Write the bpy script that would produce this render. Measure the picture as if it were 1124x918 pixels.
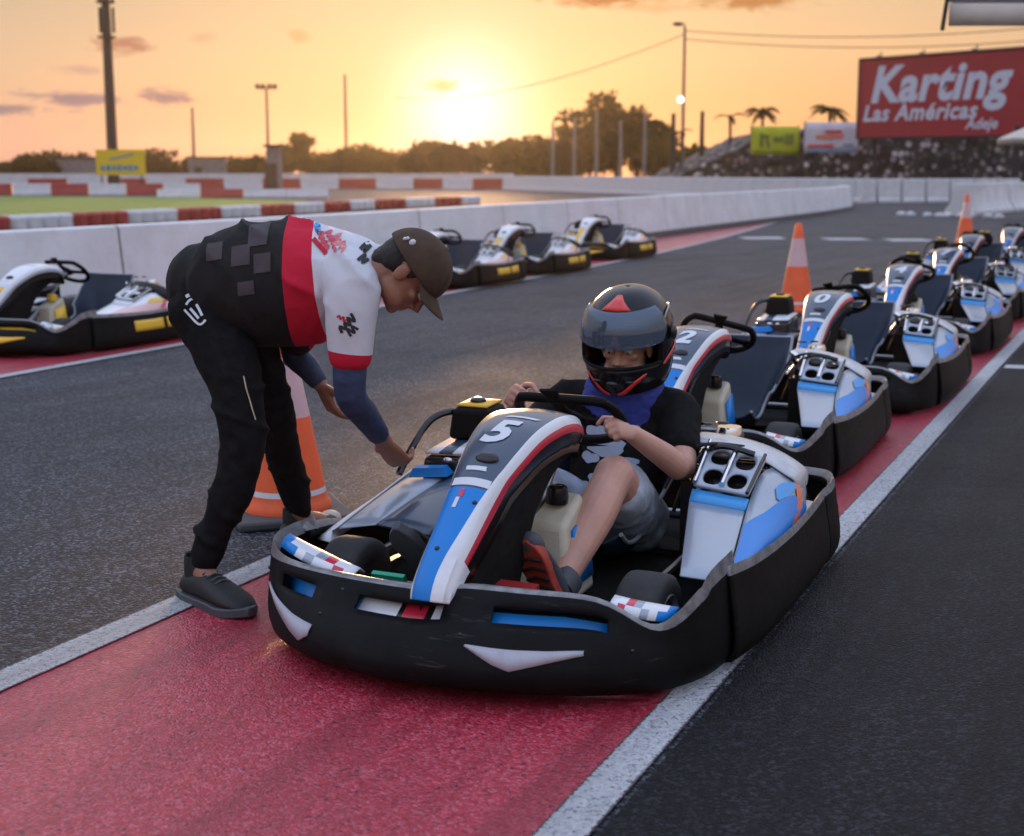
import bpy, bmesh, math, random
import numpy as np
from mathutils import Vector, Matrix, noise as mnoise
from math import radians as RAD, sin, cos, pi
V = Vector
rng = random.Random(7)
sc = bpy.context.scene
for o in list(bpy.data.objects): bpy.data.objects.remove(o)
COL = sc.collection

# ------------------------------------------------------------------ camera, sky, sun, exposure
F_PX, CAM_H, W_PX, H_PX = 1561.0, 1.30, 1124.0, 918.0
PITCH = math.atan((459 - 190) / F_PX)
cam_d = bpy.data.cameras.new('camera')
cam = bpy.data.objects.new('camera', cam_d); COL.objects.link(cam)
cam.location = (0, 0, CAM_H); cam.rotation_euler = (pi / 2 - PITCH, 0, 0)
cam_d.sensor_width = 36; cam_d.sensor_fit = 'HORIZONTAL'; cam_d.lens = 36 * F_PX / W_PX
cam_d.clip_start = .05; cam_d.clip_end = 6000
cam_d.dof.use_dof = True; cam_d.dof.focus_distance = 4.2; cam_d.dof.aperture_fstop = 3.6
sc.camera = cam

SUN_AZ, SUN_EL = RAD(-1.9), RAD(2.45)
SUND = V((sin(SUN_AZ) * cos(SUN_EL), cos(SUN_AZ) * cos(SUN_EL), sin(SUN_EL)))
sun_d = bpy.data.lights.new('sun', 'SUN'); sun_d.energy = 3.8; sun_d.angle = RAD(5); sun_d.color = (1, .56, .26)
sun = bpy.data.objects.new('sun', sun_d); COL.objects.link(sun)
sun.rotation_euler = SUND.to_track_quat('Z', 'Y').to_euler()
sun['kind'] = 'structure'
sc.view_settings.view_transform = 'Standard'; sc.view_settings.look = 'None'
sc.view_settings.exposure = 0.0; sc.view_settings.gamma = 1.0
sc.cycles.use_denoising = True
sc.cycles.max_bounces = 6; sc.cycles.transparent_max_bounces = 12
sc.cycles.sample_clamp_indirect = 4; sc.cycles.caustics_reflective = False; sc.cycles.caustics_refractive = False

wd = bpy.data.worlds.new('World'); sc.world = wd; wd.use_nodes = True
class NT:
    """small helper to write node trees"""
    def __init__(s, nt): s.nt = nt; s.n = nt.nodes; s.l = nt.links
    def new(s, t, **k):
        n = s.n.new(t)
        for a, b in k.items(): setattr(n, a, b)
        return n
    def put(s, sock, v):
        if isinstance(v, bpy.types.NodeSocket): s.l.new(v, sock)
        elif v is not None: sock.default_value = v
    def m(s, op, a, b=None, c=None, clamp=False):
        n = s.new('ShaderNodeMath', operation=op, use_clamp=clamp)
        for i, v in enumerate((a, b, c)):
            if v is not None: s.put(n.inputs[i], v)
        return n.outputs[0]
    def vm(s, op, a, b=None):
        n = s.new('ShaderNodeVectorMath', operation=op)
        s.put(n.inputs[0], a)
        if b is not None: s.put(n.inputs[1], b)
        return n.outputs['Value'] if op in ('DOT_PRODUCT', 'LENGTH', 'DISTANCE') else n.outputs[0]
    def mix(s, f, a, b, blend='MIX'):
        n = s.new('ShaderNodeMix', data_type='RGBA', blend_type=blend)
        s.put(n.inputs[0], f)
        for sock, v in ((n.inputs[6], a), (n.inputs[7], b)):
            s.put(sock, v if isinstance(v, bpy.types.NodeSocket) else (*v[:3], 1))
        return n.outputs[2]
    def ramp(s, f, stops, interp='LINEAR'):
        n = s.new('ShaderNodeValToRGB'); n.color_ramp.interpolation = interp
        e = n.color_ramp.elements
        while len(e) < len(stops): e.new(.5)
        for q, (p, c) in zip(e, stops):
            q.position = p; q.color = (*c[:3], 1) if hasattr(c, '__len__') else (c, c, c, 1)
        s.put(n.inputs[0], f); return n.outputs[0]
    def noise(s, vec, scale, detail=3, rough=.55, dist=0):
        n = s.new('ShaderNodeTexNoise'); s.put(n.inputs['Vector'], vec)
        n.inputs['Scale'].default_value = scale; n.inputs['Detail'].default_value = detail
        n.inputs['Roughness'].default_value = rough; n.inputs['Distortion'].default_value = dist
        return n.outputs['Fac']
def lin(r, g, b):
    f = lambda c: (c / 255 / 12.92) if c / 255 <= .04045 else ((c / 255 + .055) / 1.055) ** 2.4
    return (f(r), f(g), f(b))

def build_world():
    T = NT(wd.node_tree); T.n.clear()
    out = T.new('ShaderNodeOutputWorld'); bg = T.new('ShaderNodeBackground')
    T.l.new(bg.outputs[0], out.inputs[0]); bg.inputs['Strength'].default_value = .1
    sky = T.new('ShaderNodeTexSky', sky_type='NISHITA'); sky.sun_disc = False
    sky.sun_elevation = SUN_EL; sky.sun_rotation = SUN_AZ; sky.dust_density = 3
    d = T.new('ShaderNodeTexCoord').outputs['Generated']
    sp = T.new('ShaderNodeSeparateXYZ'); T.l.new(d, sp.inputs[0]); x, y, z = sp.outputs
    elev = T.m('ARCSINE', z)                       # radians
    az = T.m('ARCTAN2', x, y)
    e01 = T.m('DIVIDE', elev, RAD(90), clamp=True)
    D = lambda deg: deg / 90
    # far from the sun: pink horizon, peach, then blue overhead, brightened as added fill
    cool = T.ramp(e01, [(D(0), lin(206, 156, 150)), (D(1.6), lin(214, 170, 154)), (D(3.6), lin(216, 182, 154)), (D(7), lin(190, 172, 152)),
                        (D(12), lin(200, 188, 182)), (D(24), (.92, .99, 1.22)), (D(55), (.86, 1.0, 1.38)), (1, (.76, .94, 1.36))])
    warm = T.ramp(e01, [(D(0), lin(236, 150, 104)), (D(2), lin(236, 172, 122)), (D(4.5), lin(230, 186, 144)), (D(7.5), lin(214, 186, 152)),
                        (D(14), lin(215, 196, 175)), (D(30), (.92, .99, 1.22)), (1, (.76, .94, 1.36))])
    dot = T.vm('DOT_PRODUCT', d, tuple(SUND))
    ang = T.m('DIVIDE', T.m('ARCCOSINE', T.m('MINIMUM', dot, .999999)), RAD(1))
    side = T.m('DIVIDE', T.m('SUBTRACT', az, SUN_AZ), RAD(1))   # degrees of azimuth from the sun
    wf = T.m('ADD', T.m('MULTIPLY', T.m('POWER', 2.718, T.m('MULTIPLY', T.m('POWER', T.m('DIVIDE', side, 16), 2), -1)), .75),
             T.m('MULTIPLY', T.m('POWER', 2.718, T.m('MULTIPLY', T.m('POWER', T.m('DIVIDE', T.m('SUBTRACT', side, 16), 14), 2), -1)), .75), clamp=True)
    base = T.mix(wf, cool, warm)
    base = T.mix(.012, base, sky.outputs[0])
    g1 = T.m('POWER', 2.718, T.m('MULTIPLY', T.m('POWER', T.m('DIVIDE', ang, 2.25), 2), -1))
    g2 = T.m('POWER', 2.718, T.m('DIVIDE', ang, -3.6))
    glow = T.mix(1, T.mix(g1, (0, 0, 0), (.50, .62, .70)), T.mix(g2, (0, 0, 0), (.14, .125, .10)), 'ADD')
    # clouds: soft streaks at fixed places of the sky
    daz = T.m('DIVIDE', az, RAD(1)); dele = T.m('DIVIDE', elev, RAD(1))
    cv = T.new('ShaderNodeCombineXYZ'); T.l.new(T.m('MULTIPLY', daz, .55), cv.inputs[0]); T.l.new(T.m('MULTIPLY', dele, 1.7), cv.inputs[1])
    nz = T.noise(cv.outputs[0], 1.9, 6, .62, .5)
    col = T.mix(1, base, glow, 'ADD')
    # azimuth, elevation, half width, half height, strength, colour
    for (a, e, w, h, k, c) in [(-16.6, 2.75, 2.4, .34, .95, lin(150, 122, 132)), (-19.6, 2.35, 2.4, .30, .9, lin(145, 120, 132)), (-13.4, 2.85, 1.4, .38, .95, lin(158, 122, 128)),
                               (-14.9, 4.75, 1.4, .42, .95, lin(190, 128, 105)), (-16.5, 3.8, 1.0, .25, .5, lin(190, 145, 140)), (-11.9, 5.1, .6, .25, .4, lin(215, 160, 120)),
                               (-2.75, 3.35, .95, .34, .75, lin(255, 190, 100)), (3.6, 6.75, 2.9, .5, 1.0, lin(196, 128, 74)), (9.3, 6.5, 2.4, .42, 1.0, lin(196, 134, 80)),
                               (5.6, 6.3, 2.4, .3, .4, lin(225, 160, 100)), (-8.3, 5.2, .6, .3, .5, lin(225, 165, 100)), (14, 8.5, 6, .6, .5, lin(200, 150, 120)),
                               (-30, 5, 8, 1.0, .6, lin(176, 140, 150)), (32, 4, 8, 1.0, .6, lin(210, 150, 110))]:
        q = T.m('ADD', T.m('POWER', T.m('DIVIDE', T.m('SUBTRACT', daz, a), w), 2), T.m('POWER', T.m('DIVIDE', T.m('SUBTRACT', dele, e), h), 2))
        f = T.m('POWER', 2.718, T.m('MULTIPLY', q, -1.0))
        f = T.m('MULTIPLY', T.m('SUBTRACT', T.m('ADD', f, T.m('MULTIPLY', nz, 2.0)), 1.38), 2.0, clamp=True)
        f = T.m('MULTIPLY', f, T.m('SUBTRACT', 1.0, T.m('MULTIPLY', q, .33), clamp=True))
        col = T.mix(T.m('MULTIPLY', f, k), col, c)
    col = T.mix(1, col, (10, 10, 10), 'MULTIPLY')
    T.l.new(col, bg.inputs['Color'])
build_world()

# ------------------------------------------------------------------ lane frame
PSI = RAD(24.53)
LV = V((sin(PSI), cos(PSI), 0)); RV = V((cos(PSI), -sin(PSI), 0))
def LP(r, s, z=0.0): return RV * r + LV * s + V((0, 0, z))

# ------------------------------------------------------------------ materials
def mat(name, col, rough=.5, metal=0, var=0., vscale=8, bump=0., bscale=120, coat=0., spec=.5, col2=None, dirt=0.):
    m = bpy.data.materials.new(name); m.use_nodes = True
    T = NT(m.node_tree); b = T.n['Principled BSDF']
    b.inputs['Base Color'].default_value = (*col, 1); b.inputs['Roughness'].default_value = rough
    b.inputs['Metallic'].default_value = metal; b.inputs['Specular IOR Level'].default_value = spec
    if coat: b.inputs['Coat Weight'].default_value = coat; b.inputs['Coat Roughness'].default_value = .12
    tc = T.new('ShaderNodeTexCoord').outputs['Object']
    c = None
    if var or col2:
        n = T.noise(tc, vscale, 5, .6)
        c2 = col2 or tuple(v * (1 - var) for v in col)
        c1 = col if col2 else tuple(min(1, v * (1 + var * .5)) for v in col)
        c = T.mix(T.ramp(n, [(.35, 0), (.65, 1)]), c1, c2)
    if dirt:
        n = T.noise(tc, 14, 6, .7); f = T.m('MULTIPLY', T.ramp(n, [(.5, 0), (.72, 1)]), dirt)
        c = T.mix(f, c if c is not None else col, (.10, .09, .08))
        T.l.new(T.m('ADD', T.m('MULTIPLY', f, .35), rough), b.inputs['Roughness'])
    elif rough > .05:
        n = T.noise(tc, 35, 4, .6)
        T.l.new(T.m('ADD', T.m('MULTIPLY', n, rough * .35), rough * .82), b.inputs['Roughness'])
    if c is not None: T.l.new(c, b.inputs['Base Color'])
    if bump:
        bn = T.new('ShaderNodeBump'); bn.inputs['Strength'].default_value = bump; bn.inputs['Distance'].default_value = .004
        T.l.new(T.noise(tc, bscale, 4, .6), bn.inputs['Height']); T.l.new(bn.outputs[0], b.inputs['Normal'])
    return m

def ground_mat(name, base, light, dark, rough, grain, speck_amt=.5, bump=.8, big=.25, pit=None, edge=None, spec=.5):
    """tarmac-like surface: aggregate grains, fine noise, broad stains"""
    m = bpy.data.materials.new(name); m.use_nodes = True
    T = NT(m.node_tree); b = T.n['Principled BSDF']; b.inputs['Specular IOR Level'].default_value = spec
    tc = T.new('ShaderNodeTexCoord').outputs['Object']
    vo = T.new('ShaderNodeTexVoronoi'); T.l.new(tc, vo.inputs['Vector']); vo.inputs['Scale'].default_value = grain
    cell = T.new('ShaderNodeSeparateColor'); T.l.new(vo.outputs['Color'], cell.inputs[0]); cr = cell.outputs[0]
    f = T.noise(tc, grain * .45, 3, .7)
    c = T.mix(T.ramp(f, [(.3, 0), (.7, 1)]), dark, base)
    c = T.mix(T.m('MULTIPLY', T.ramp(cr, [(.62, 0), (.95, 1)]), speck_amt), c, light)
    g = T.noise(tc, .9, 5, .65)
    c = T.mix(T.m('MULTIPLY', T.ramp(g, [(.38, 0), (.66, 1)]), big), c, tuple(v * .45 for v in base))
    if grain > 100:                                    # faint rubber streaks along the lane
        cb = T.new('ShaderNodeCombineXYZ'); T.l.new(T.m('MULTIPLY', T.vm('DOT_PRODUCT', tc, tuple(RV)), 5.5), cb.inputs[0]); T.l.new(T.m('MULTIPLY', T.vm('DOT_PRODUCT', tc, tuple(LV)), .22), cb.inputs[1])
        st = T.noise(cb.outputs[0], 1.0, 5, .65); c = T.mix(T.m('MULTIPLY', T.ramp(st, [(.45, 0), (.66, 1)]), .62), c, tuple(v * .35 for v in base))
    if pit:                                            # worn holes that show the tarmac below
        h = T.noise(tc, pit[1], 4, .75); c = T.mix(T.ramp(h, [(pit[2], 1), (pit[2] + .07, 0)]), c, pit[0])
    if edge:                                           # paint worn off along both edges of the line
        uv = T.new('ShaderNodeUVMap'); su = T.new('ShaderNodeSeparateXYZ'); T.l.new(uv.outputs[0], su.inputs[0])
        e = T.m('ADD', T.m('MULTIPLY', T.m('ABSOLUTE', T.m('SUBTRACT', su.outputs[0], .5)), 2), T.m('MULTIPLY', T.m('SUBTRACT', T.noise(tc, 85, 4, .8), .5), .55))
        c = T.mix(T.ramp(e, [(.86, 0), (.94, 1)]), c, edge)
    T.l.new(c, b.inputs['Base Color'])
    T.l.new(T.m('ADD', T.m('MULTIPLY', g, .25), rough - .12), b.inputs['Roughness'])
    bn = T.new('ShaderNodeBump'); bn.inputs['Strength'].default_value = bump; bn.inputs['Distance'].default_value = .006
    hh = T.m('ADD', T.m('MULTIPLY', vo.outputs['Distance'], -.9), T.noise(tc, grain * .8, 3, .7))
    T.l.new(hh, bn.inputs['Height']); T.l.new(bn.outputs[0], b.inputs['Normal'])
    return m

M = {}
M['asphalt'] = ground_mat('asphalt', (.015, .018, .028), (.28, .30, .36), (.003, .004, .006), .64, 105, .52, 1.0, .30, None, None, .32)
M['asphalt_new'] = ground_mat('asphalt_new', (.010, .010, .013), (.10, .10, .115), (.003, .003, .004), .64, 130, .36, .9, .3, None, None, .18)
M['red_paint'] = ground_mat('red_lane_paint', (.55, .036, .068), (.74, .24, .30), (.26, .012, .028), .30, 150, .42, .45, .18, ((.07, .010, .020), 60, .36))
M['white_paint'] = ground_mat('road_paint', (.55, .56, .58), (.68, .68, .7), (.36, .37, .40), .6, 150, .4, .6, .15, ((.16, .16, .18), 60, .34))
M['white_line'] = ground_mat('lane_line_paint', (.55, .56, .58), (.70, .70, .72), (.34, .35, .38), .55, 150, .4, .6, .25, ((.14, .14, .16), 75, .39), (.045, .03, .036))
M['grass'] = ground_mat('grass', (.20, .28, .03), (.26, .34, .05), (.12, .17, .02), .9, 9, .5, .6, .3)
M['earth'] = ground_mat('earth', (.13, .10, .075), (.2, .16, .12), (.08, .06, .045), .9, 5, .4, .5, .4)
M['concrete_white'] = mat('white_painted_concrete', (.62, .63, .66), .7, var=.12, vscale=1.6, bump=.25, bscale=30, dirt=.12)
M['concrete_grey'] = mat('grey_concrete', (.18, .18, .19), .85, var=.25, vscale=2, bump=.4, bscale=25)
M['black_plastic'] = mat('black_bumper_plastic', (.006, .006, .0068), .56, var=.35, vscale=10, bump=.06, bscale=260, spec=.11)
def scuffed(m):
    T = NT(m.node_tree); b = T.n['Principled BSDF']; tc = T.new('ShaderNodeTexCoord').outputs['Object']
    mp = T.new('ShaderNodeMapping'); mp.inputs['Scale'].default_value = (5, 5, 60); T.l.new(tc, mp.inputs[0])
    a = T.noise(mp.outputs[0], 1.6, 6, .75); c = T.noise(tc, 3.2, 3, .6)
    f = T.m('MULTIPLY', T.ramp(a, [(.60, 0), (.72, 1)]), T.ramp(c, [(.48, 0), (.62, 1)]))
    old = b.inputs['Base Color'].links[0].from_socket; T.l.new(T.mix(T.m('MULTIPLY', f, .7), old, (.075, .072, .07)), b.inputs['Base Color'])
scuffed(M['black_plastic'])
def scraped(m):
    T = NT(m.node_tree); b = T.n['Principled BSDF']; tc = T.new('ShaderNodeTexCoord').outputs['Object']
    mp = T.new('ShaderNodeMapping'); mp.inputs['Scale'].default_value = (.35, .35, 9); T.l.new(tc, mp.inputs[0])
    a = T.noise(mp.outputs[0], 1.3, 6, .7); c = T.noise(tc, .7, 3, .6)
    f = T.m('MULTIPLY', T.ramp(a, [(.55, 0), (.70, 1)]), T.ramp(c, [(.45, 0), (.65, 1)]))
    old = b.inputs['Base Color'].links[0].from_socket; T.l.new(T.mix(T.m('MULTIPLY', f, .55), old, (.16, .16, .17)), b.inputs['Base Color'])
scraped(M['concrete_white'])
M['black_gloss'] = mat('black_gloss', (.010, .010, .011), .2, spec=.5)
M['rubber'] = mat('tyre_rubber', (.018, .018, .019), .72, var=.3, vscale=20, bump=.3, bscale=140, dirt=.3)
M['dark_blue'] = mat('dark_slate_fairing', (.035, .060, .105), .34, coat=.4, dirt=.06)
M['blue'] = mat('bright_blue_fairing', (.004, .20, .62), .36, spec=.35, dirt=.06)
M['blue_light'] = mat('light_blue_fairing', (.05, .30, .68), .36, spec=.35)
M['white_body'] = mat('white_fairing', (.70, .73, .78), .28, coat=.4, dirt=.10)
M['silver_body'] = mat('silver_fairing', (.32, .37, .45), .32, metal=.25, coat=.3, dirt=.10)
M['red_body'] = mat('red_fairing', (.55, .015, .05), .32, coat=.4)
M['orange_body'] = mat('orange_trim', (.75, .17, .05), .4)
M['yellow_body'] = mat('yellow_fairing', (.78, .47, .03), .4, dirt=.08)
M['chrome'] = mat('chrome', (.75, .75, .77), .16, metal=1)
M['steel'] = mat('steel_tube', (.28, .29, .31), .35, metal=.9)
M['seat'] = mat('seat_shell', (.012, .026, .052), .46, var=.2, vscale=6, spec=.3)
M['seat_black'] = mat('seat_shell_black', (.014, .016, .02), .38)
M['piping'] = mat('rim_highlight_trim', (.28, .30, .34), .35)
M['tank'] = mat('fuel_tank_plastic', (.52, .47, .36), .45, var=.15, vscale=9)
M['cone_orange'] = mat('cone_orange', (.90, .13, .035), .5, var=.1, dirt=.05)
M['cone_band'] = mat('cone_reflective', (.66, .44, .47), .4, var=.08)
M['cone_base'] = mat('cone_base_rubber', (.07, .07, .075), .8, dirt=.3)
M['skin'] = mat('skin_fair', (.54, .29, .22), .5, var=.10, vscale=14, bump=.05)
M['skin_tan'] = mat('skin_tan', (.30, .135, .08), .52, var=.14, vscale=14, bump=.06)
for k_ in ('skin', 'skin_tan'):
    b_ = M[k_].node_tree.nodes['Principled BSDF']; b_.inputs['Subsurface Weight'].default_value = .25; b_.inputs['Subsurface Radius'].default_value = (1, .35, .2); b_.inputs['Subsurface Scale'].default_value = .012
M['black_cloth'] = mat('black_cloth', (.0095, .0095, .0105), .85, spec=.12, var=.3, vscale=30, bump=.35, bscale=300)
M['green'] = mat('green_pedal', (.02, .35, .20), .4)
M['white_print'] = mat('white_print', (.62, .66, .72), .55)
M['red_glow'] = mat('dark_red_metal', (.32, .02, .02), .4)

# ------------------------------------------------------------------ mesh helpers
def link(name, data, parent=None):
    o = bpy.data.objects.new(name, data); COL.objects.link(o)
    if parent is not None: o.parent = parent
    return o
def obj(name, bm, mats, parent=None, smooth=True, angle=38, loc=None, recalc=True):
    me = bpy.data.meshes.new(name)
    if recalc: bmesh.ops.recalc_face_normals(bm, faces=bm.faces)
    bm.to_mesh(me); bm.free()
    for m in (mats if isinstance(mats, (list, tuple)) else [mats]): me.materials.append(m)
    if smooth:
        me.polygons.foreach_set('use_smooth', [True] * len(me.polygons))
        me.set_sharp_from_angle(angle=RAD(angle))
    o = link(name, me, parent)
    if loc is not None: o.location = loc
    return o
def tag(o, label=None, cat=None, group=None, kind=None):
    if label: o['label'] = label
    if cat: o['category'] = cat
    if group: o['group'] = group
    if kind: o['kind'] = kind
    return o
def empty(name, loc=(0, 0, 0), rz=0, **k):
    o = link(name, None); o.location = loc; o.rotation_euler = (0, 0, rz); o.empty_display_size = .1
    return tag(o, **k)
def copy_tree(o, parent=None):
    c = o.copy(); COL.objects.link(c); c.parent = parent
    for ch in list(o.children): copy_tree(ch, c)
    return c
def solid(o, t, off=-1): m = o.modifiers.new('s', 'SOLIDIFY'); m.thickness = t; m.offset = off; m.use_even_offset = True; return o
def bev(o, w, n=2): m = o.modifiers.new('b', 'BEVEL'); m.width = w; m.segments = n; m.limit_method = 'ANGLE'; m.angle_limit = RAD(35); return o
def subs(o, n=1): m = o.modifiers.new('u', 'SUBSURF'); m.levels = n; m.render_levels = n; return o

def grid(bm, rows, close_u=False, mi=None, hole=None):
    """rows: list of lists of points -> quads; mi(i,j) material index; hole(i,j) leaves a face out"""
    vs = [[bm.verts.new(p) for p in r] for r in rows]; n = len(rows[0])
    for i in range(len(rows) - 1):
        for j in range(n if close_u else n - 1):
            if hole and hole(i, j): continue
            a, b_, c, d = vs[i][j], vs[i][(j + 1) % n], vs[i + 1][(j + 1) % n], vs[i + 1][j]
            try: f = bm.faces.new((a, b_, c, d))
            except ValueError: continue
            if mi: f.material_index = mi(i, j)
    return vs
def loft(bm, rings, caps=True, mi=None, cap_mi=0):
    vs = grid(bm, rings, True, mi)
    if caps:
        for r in (vs[0], vs[-1]):
            try: bm.faces.new(r).material_index = cap_mi
            except ValueError: pass
    return vs
def box(bm, cx, cy, cz, sx, sy, sz, rot=None, mi=0):
    r = bmesh.ops.create_cube(bm, size=1)
    mt = Matrix.Translation((cx, cy, cz)) @ (rot.to_4x4() if rot else Matrix()) @ Matrix.Diagonal((sx, sy, sz, 1))
    bmesh.ops.transform(bm, matrix=mt, verts=r['verts'])
    for v in r['verts']:
        for f in v.link_faces: f.material_index = mi
def hexa(bm, p, mi=0):
    """8 corners: bottom ring then top ring"""
    v = [bm.verts.new(q) for q in p]
    for f in ((0, 1, 2, 3), (4, 5, 6, 7), (0, 1, 5, 4), (1, 2, 6, 5), (2, 3, 7, 6), (3, 0, 4, 7)):
        bm.faces.new([v[i] for i in f]).material_index = mi
def smooth_pts(pts, n=8, closed=False):
    P = [V(p) for p in pts]; out = []; N = len(P)
    rngi = range(N if closed else N - 1)
    for i in rngi:
        g = lambda k: P[k % N] if closed else P[max(0, min(N - 1, k))]
        a, b_, c, d = g(i - 1), g(i), g(i + 1), g(i + 2)
        for k in range(n):
            t = k / n
            out.append(.5 * (2 * b_ + (c - a) * t + (2 * a - 5 * b_ + 4 * c - d) * t * t + (3 * b_ - a - 3 * c + d) * t ** 3))
    if not closed: out.append(P[-1])
    return out
def frames(P, closed=False):
    N = len(P); T = []
    for i in range(N):
        a = P[(i - 1) % N] if closed or i > 0 else P[i]; b_ = P[(i + 1) % N] if closed or i < N - 1 else P[i]
        d = (b_ - a); T.append(d.normalized() if d.length > 1e-9 else V((0, 0, 1)))
    u = T[0].orthogonal().normalized(); U = []
    for t in T:
        u = (u - t * u.dot(t)); u = u.normalized() if u.length > 1e-6 else t.orthogonal().normalized()
        U.append((u.copy(), t.cross(u).normalized()))
    return T, U
def tube(bm, pts, r, seg=10, closed=False, mi=0, caps=True, round_end=False):
    P = [V(p) for p in pts]
    Rr = list(r) if hasattr(r, '__len__') else [r] * len(P)
    if round_end and not closed:
        T, _ = frames(P)
        def cap(p, t, rad, first):
            q = []
            for a in (85, 60, 35, 15):
                q.append((p + t * (rad * sin(RAD(a)) * (-1 if first else 1)), rad * cos(RAD(a))))
            return q if first else q[::-1]
        A, B = cap(P[0], T[0], Rr[0], True), cap(P[-1], T[-1], Rr[-1], False)
        P = [a[0] for a in A] + P + [b_[0] for b_ in B]; Rr = [a[1] for a in A] + Rr + [b_[1] for b_ in B]
    T, U = frames(P, closed); rings = []
    for p, (u, w), rad in zip(P, U, Rr):
        rings.append([p + (u * cos(2 * pi * k / seg) + w * sin(2 * pi * k / seg)) * rad for k in range(seg)])
    if closed: rings.append(rings[0])
    if closed:
        vs = [[bm.verts.new(p) for p in r_] for r_ in rings[:-1]]; vs.append(vs[0])
        for i in range(len(vs) - 1):
            for j in range(seg):
                bm.faces.new((vs[i][j], vs[i][(j + 1) % seg], vs[i + 1][(j + 1) % seg], vs[i + 1][j])).material_index = mi
    else: loft(bm, rings, caps, lambda i, j: mi, mi)
def lathe(bm, prof, seg=24, axis='Z', mi=None, center=(0, 0, 0)):
    C = V(center); rings = []
    for rad, h in prof:
        ring = []
        for k in range(seg):
            a = 2 * pi * k / seg; c, s_ = cos(a) * rad, sin(a) * rad
            ring.append(C + (V((c, s_, h)) if axis == 'Z' else V((h, c, s_)) if axis == 'X' else V((c, h, s_))))
        rings.append(ring)
    loft(bm, rings, True, mi)
def ellipsoid(bm, c, r, rot=None, seg=20, rings=12, mi=0):
    q = bmesh.ops.create_uvsphere(bm, u_segments=seg, v_segments=rings, radius=1)
    mt = Matrix.Translation(c) @ (rot.to_4x4() if rot else Matrix()) @ Matrix.Diagonal((*r, 1))
    bmesh.ops.transform(bm, matrix=mt, verts=q['verts'])
    for v in q['verts']:
        for f in v.link_faces: f.material_index = mi
def patch(bm, c00, c10, c11, c01, n=8, m=8, bulge=0.0, mi=None):
    a, b_, c, d = V(c00), V(c10), V(c11), V(c01)
    nn = ((b_ - a).cross(d - a)).normalized()
    rows = []
    for i in range(n + 1):
        t = i / n; row = []
        for j in range(m + 1):
            s_ = j / m
            row.append((a * (1 - s_) + b_ * s_) * (1 - t) + (d * (1 - s_) + c * s_) * t + nn * bulge * (4 * s_ * (1 - s_)) ** .7 * (4 * t * (1 - t)) ** .7)
        rows.append(row)
    grid(bm, rows, mi=mi)
def text_bm(body, size=1, fat=0.02, shear=0, space=1, res=3):
    cu = bpy.data.curves.new('t', 'FONT'); cu.body = body; cu.size = size; cu.offset = fat * size; cu.shear = shear
    cu.align_x = 'CENTER'; cu.align_y = 'CENTER'; cu.space_character = space; cu.resolution_u = res
    o = bpy.data.objects.new('t', cu); COL.objects.link(o)
    dg = bpy.context.evaluated_depsgraph_get(); dg.update()
    me = bpy.data.meshes.new_from_object(o.evaluated_get(dg))
    bpy.data.objects.remove(o); bpy.data.curves.remove(cu)
    bm = bmesh.new(); bm.from_mesh(me); bpy.data.meshes.remove(me); return bm
def map_text(bm, fn, maxlen=None):
    if maxlen:
        for _ in range(4):
            e = [e for e in bm.edges if e.calc_length() > maxlen]
            if not e: break
            bmesh.ops.subdivide_edges(bm, edges=e, cuts=1, use_grid_fill=False)
        bmesh.ops.triangulate(bm, faces=bm.faces)
    for v in bm.verts: v.co = fn(v.co.x, v.co.y)
    return bm
def flat_poly(name, pts, z, m, kind='structure', sub=False):
    bm = bmesh.new(); bm.faces.new([bm.verts.new((p[0], p[1], z)) for p in pts])
    bmesh.ops.recalc_face_normals(bm, faces=bm.faces)
    o = obj(name, bm, m, smooth=False); o['kind'] = kind
    for p in o.data.polygons:
        if p.normal.z < 0: o.data.flip_normals(); break
    return o
def strip(name, A, B, z, m, kind='structure'):
    """a band between two polylines"""
    bm = bmesh.new(); a = [bm.verts.new((p[0], p[1], z)) for p in A]; b_ = [bm.verts.new((p[0], p[1], z)) for p in B]
    for i in range(len(A) - 1): bm.faces.new((a[i], a[i + 1], b_[i + 1], b_[i]))
    uv = bm.loops.layers.uv.new('UVMap'); sa = set(a)
    for f in bm.faces:
        for l in f.loops: l[uv].uv = (0 if l.vert in sa else 1, 0)
    o = obj(name, bm, m, smooth=False)
    if o.data.polygons[0].normal.z < 0: o.data.flip_normals()
    o['kind'] = kind; return o
# ------------------------------------------------------------------ ground, lanes, lines
flat_poly('ground', [(-450, -40), (450, -40), (450, 650), (-450, 650)], -.02, M['earth'])
flat_poly('asphalt', [(-60, -20), (80, -20), (90, 170), (-110, 170)], 0, M['asphalt'])
flat_poly('service_road', [tuple(LP(-.955, -12)), tuple(LP(30, -12)), tuple(LP(30, 13.6)), tuple(LP(-.93, 13.6))], .004, M['asphalt_new'])
lane_s = [-6, 0, 2.5, 4, 6, 8, 10, 12.7, 15, 18, 22]
def lane_pts(r, bend=1): return [LP(r, s) if s < 9 else LP(r + .0014 * (s - 9) ** 2 * bend, s) for s in lane_s]
strip('red_lane', lane_pts(-2.66), lane_pts(-1.0), .004, M['red_paint'])
strip('lane_line', lane_pts(-2.72), lane_pts(-2.60), .008, M['white_line'])
strip('lane_line', lane_pts(-1.06), lane_pts(-.955), .008, M['white_line'])
flat_poly('stop_line', [tuple(LP(-.93, 10.0)), tuple(LP(4, 10.4)), tuple(LP(4, 10.58)), tuple(LP(-.93, 10.18))], .0085, M['white_paint'])
ps = [-2, 2, 6.9, 8.7, 11, 14, 18, 22.4, 28, 34, 40]
pr = [-6.4, -6.5, -6.72, -6.75, -6.85, -7.04, -7.2, -7.5, -8.1, -8.9, -9.8]
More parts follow.
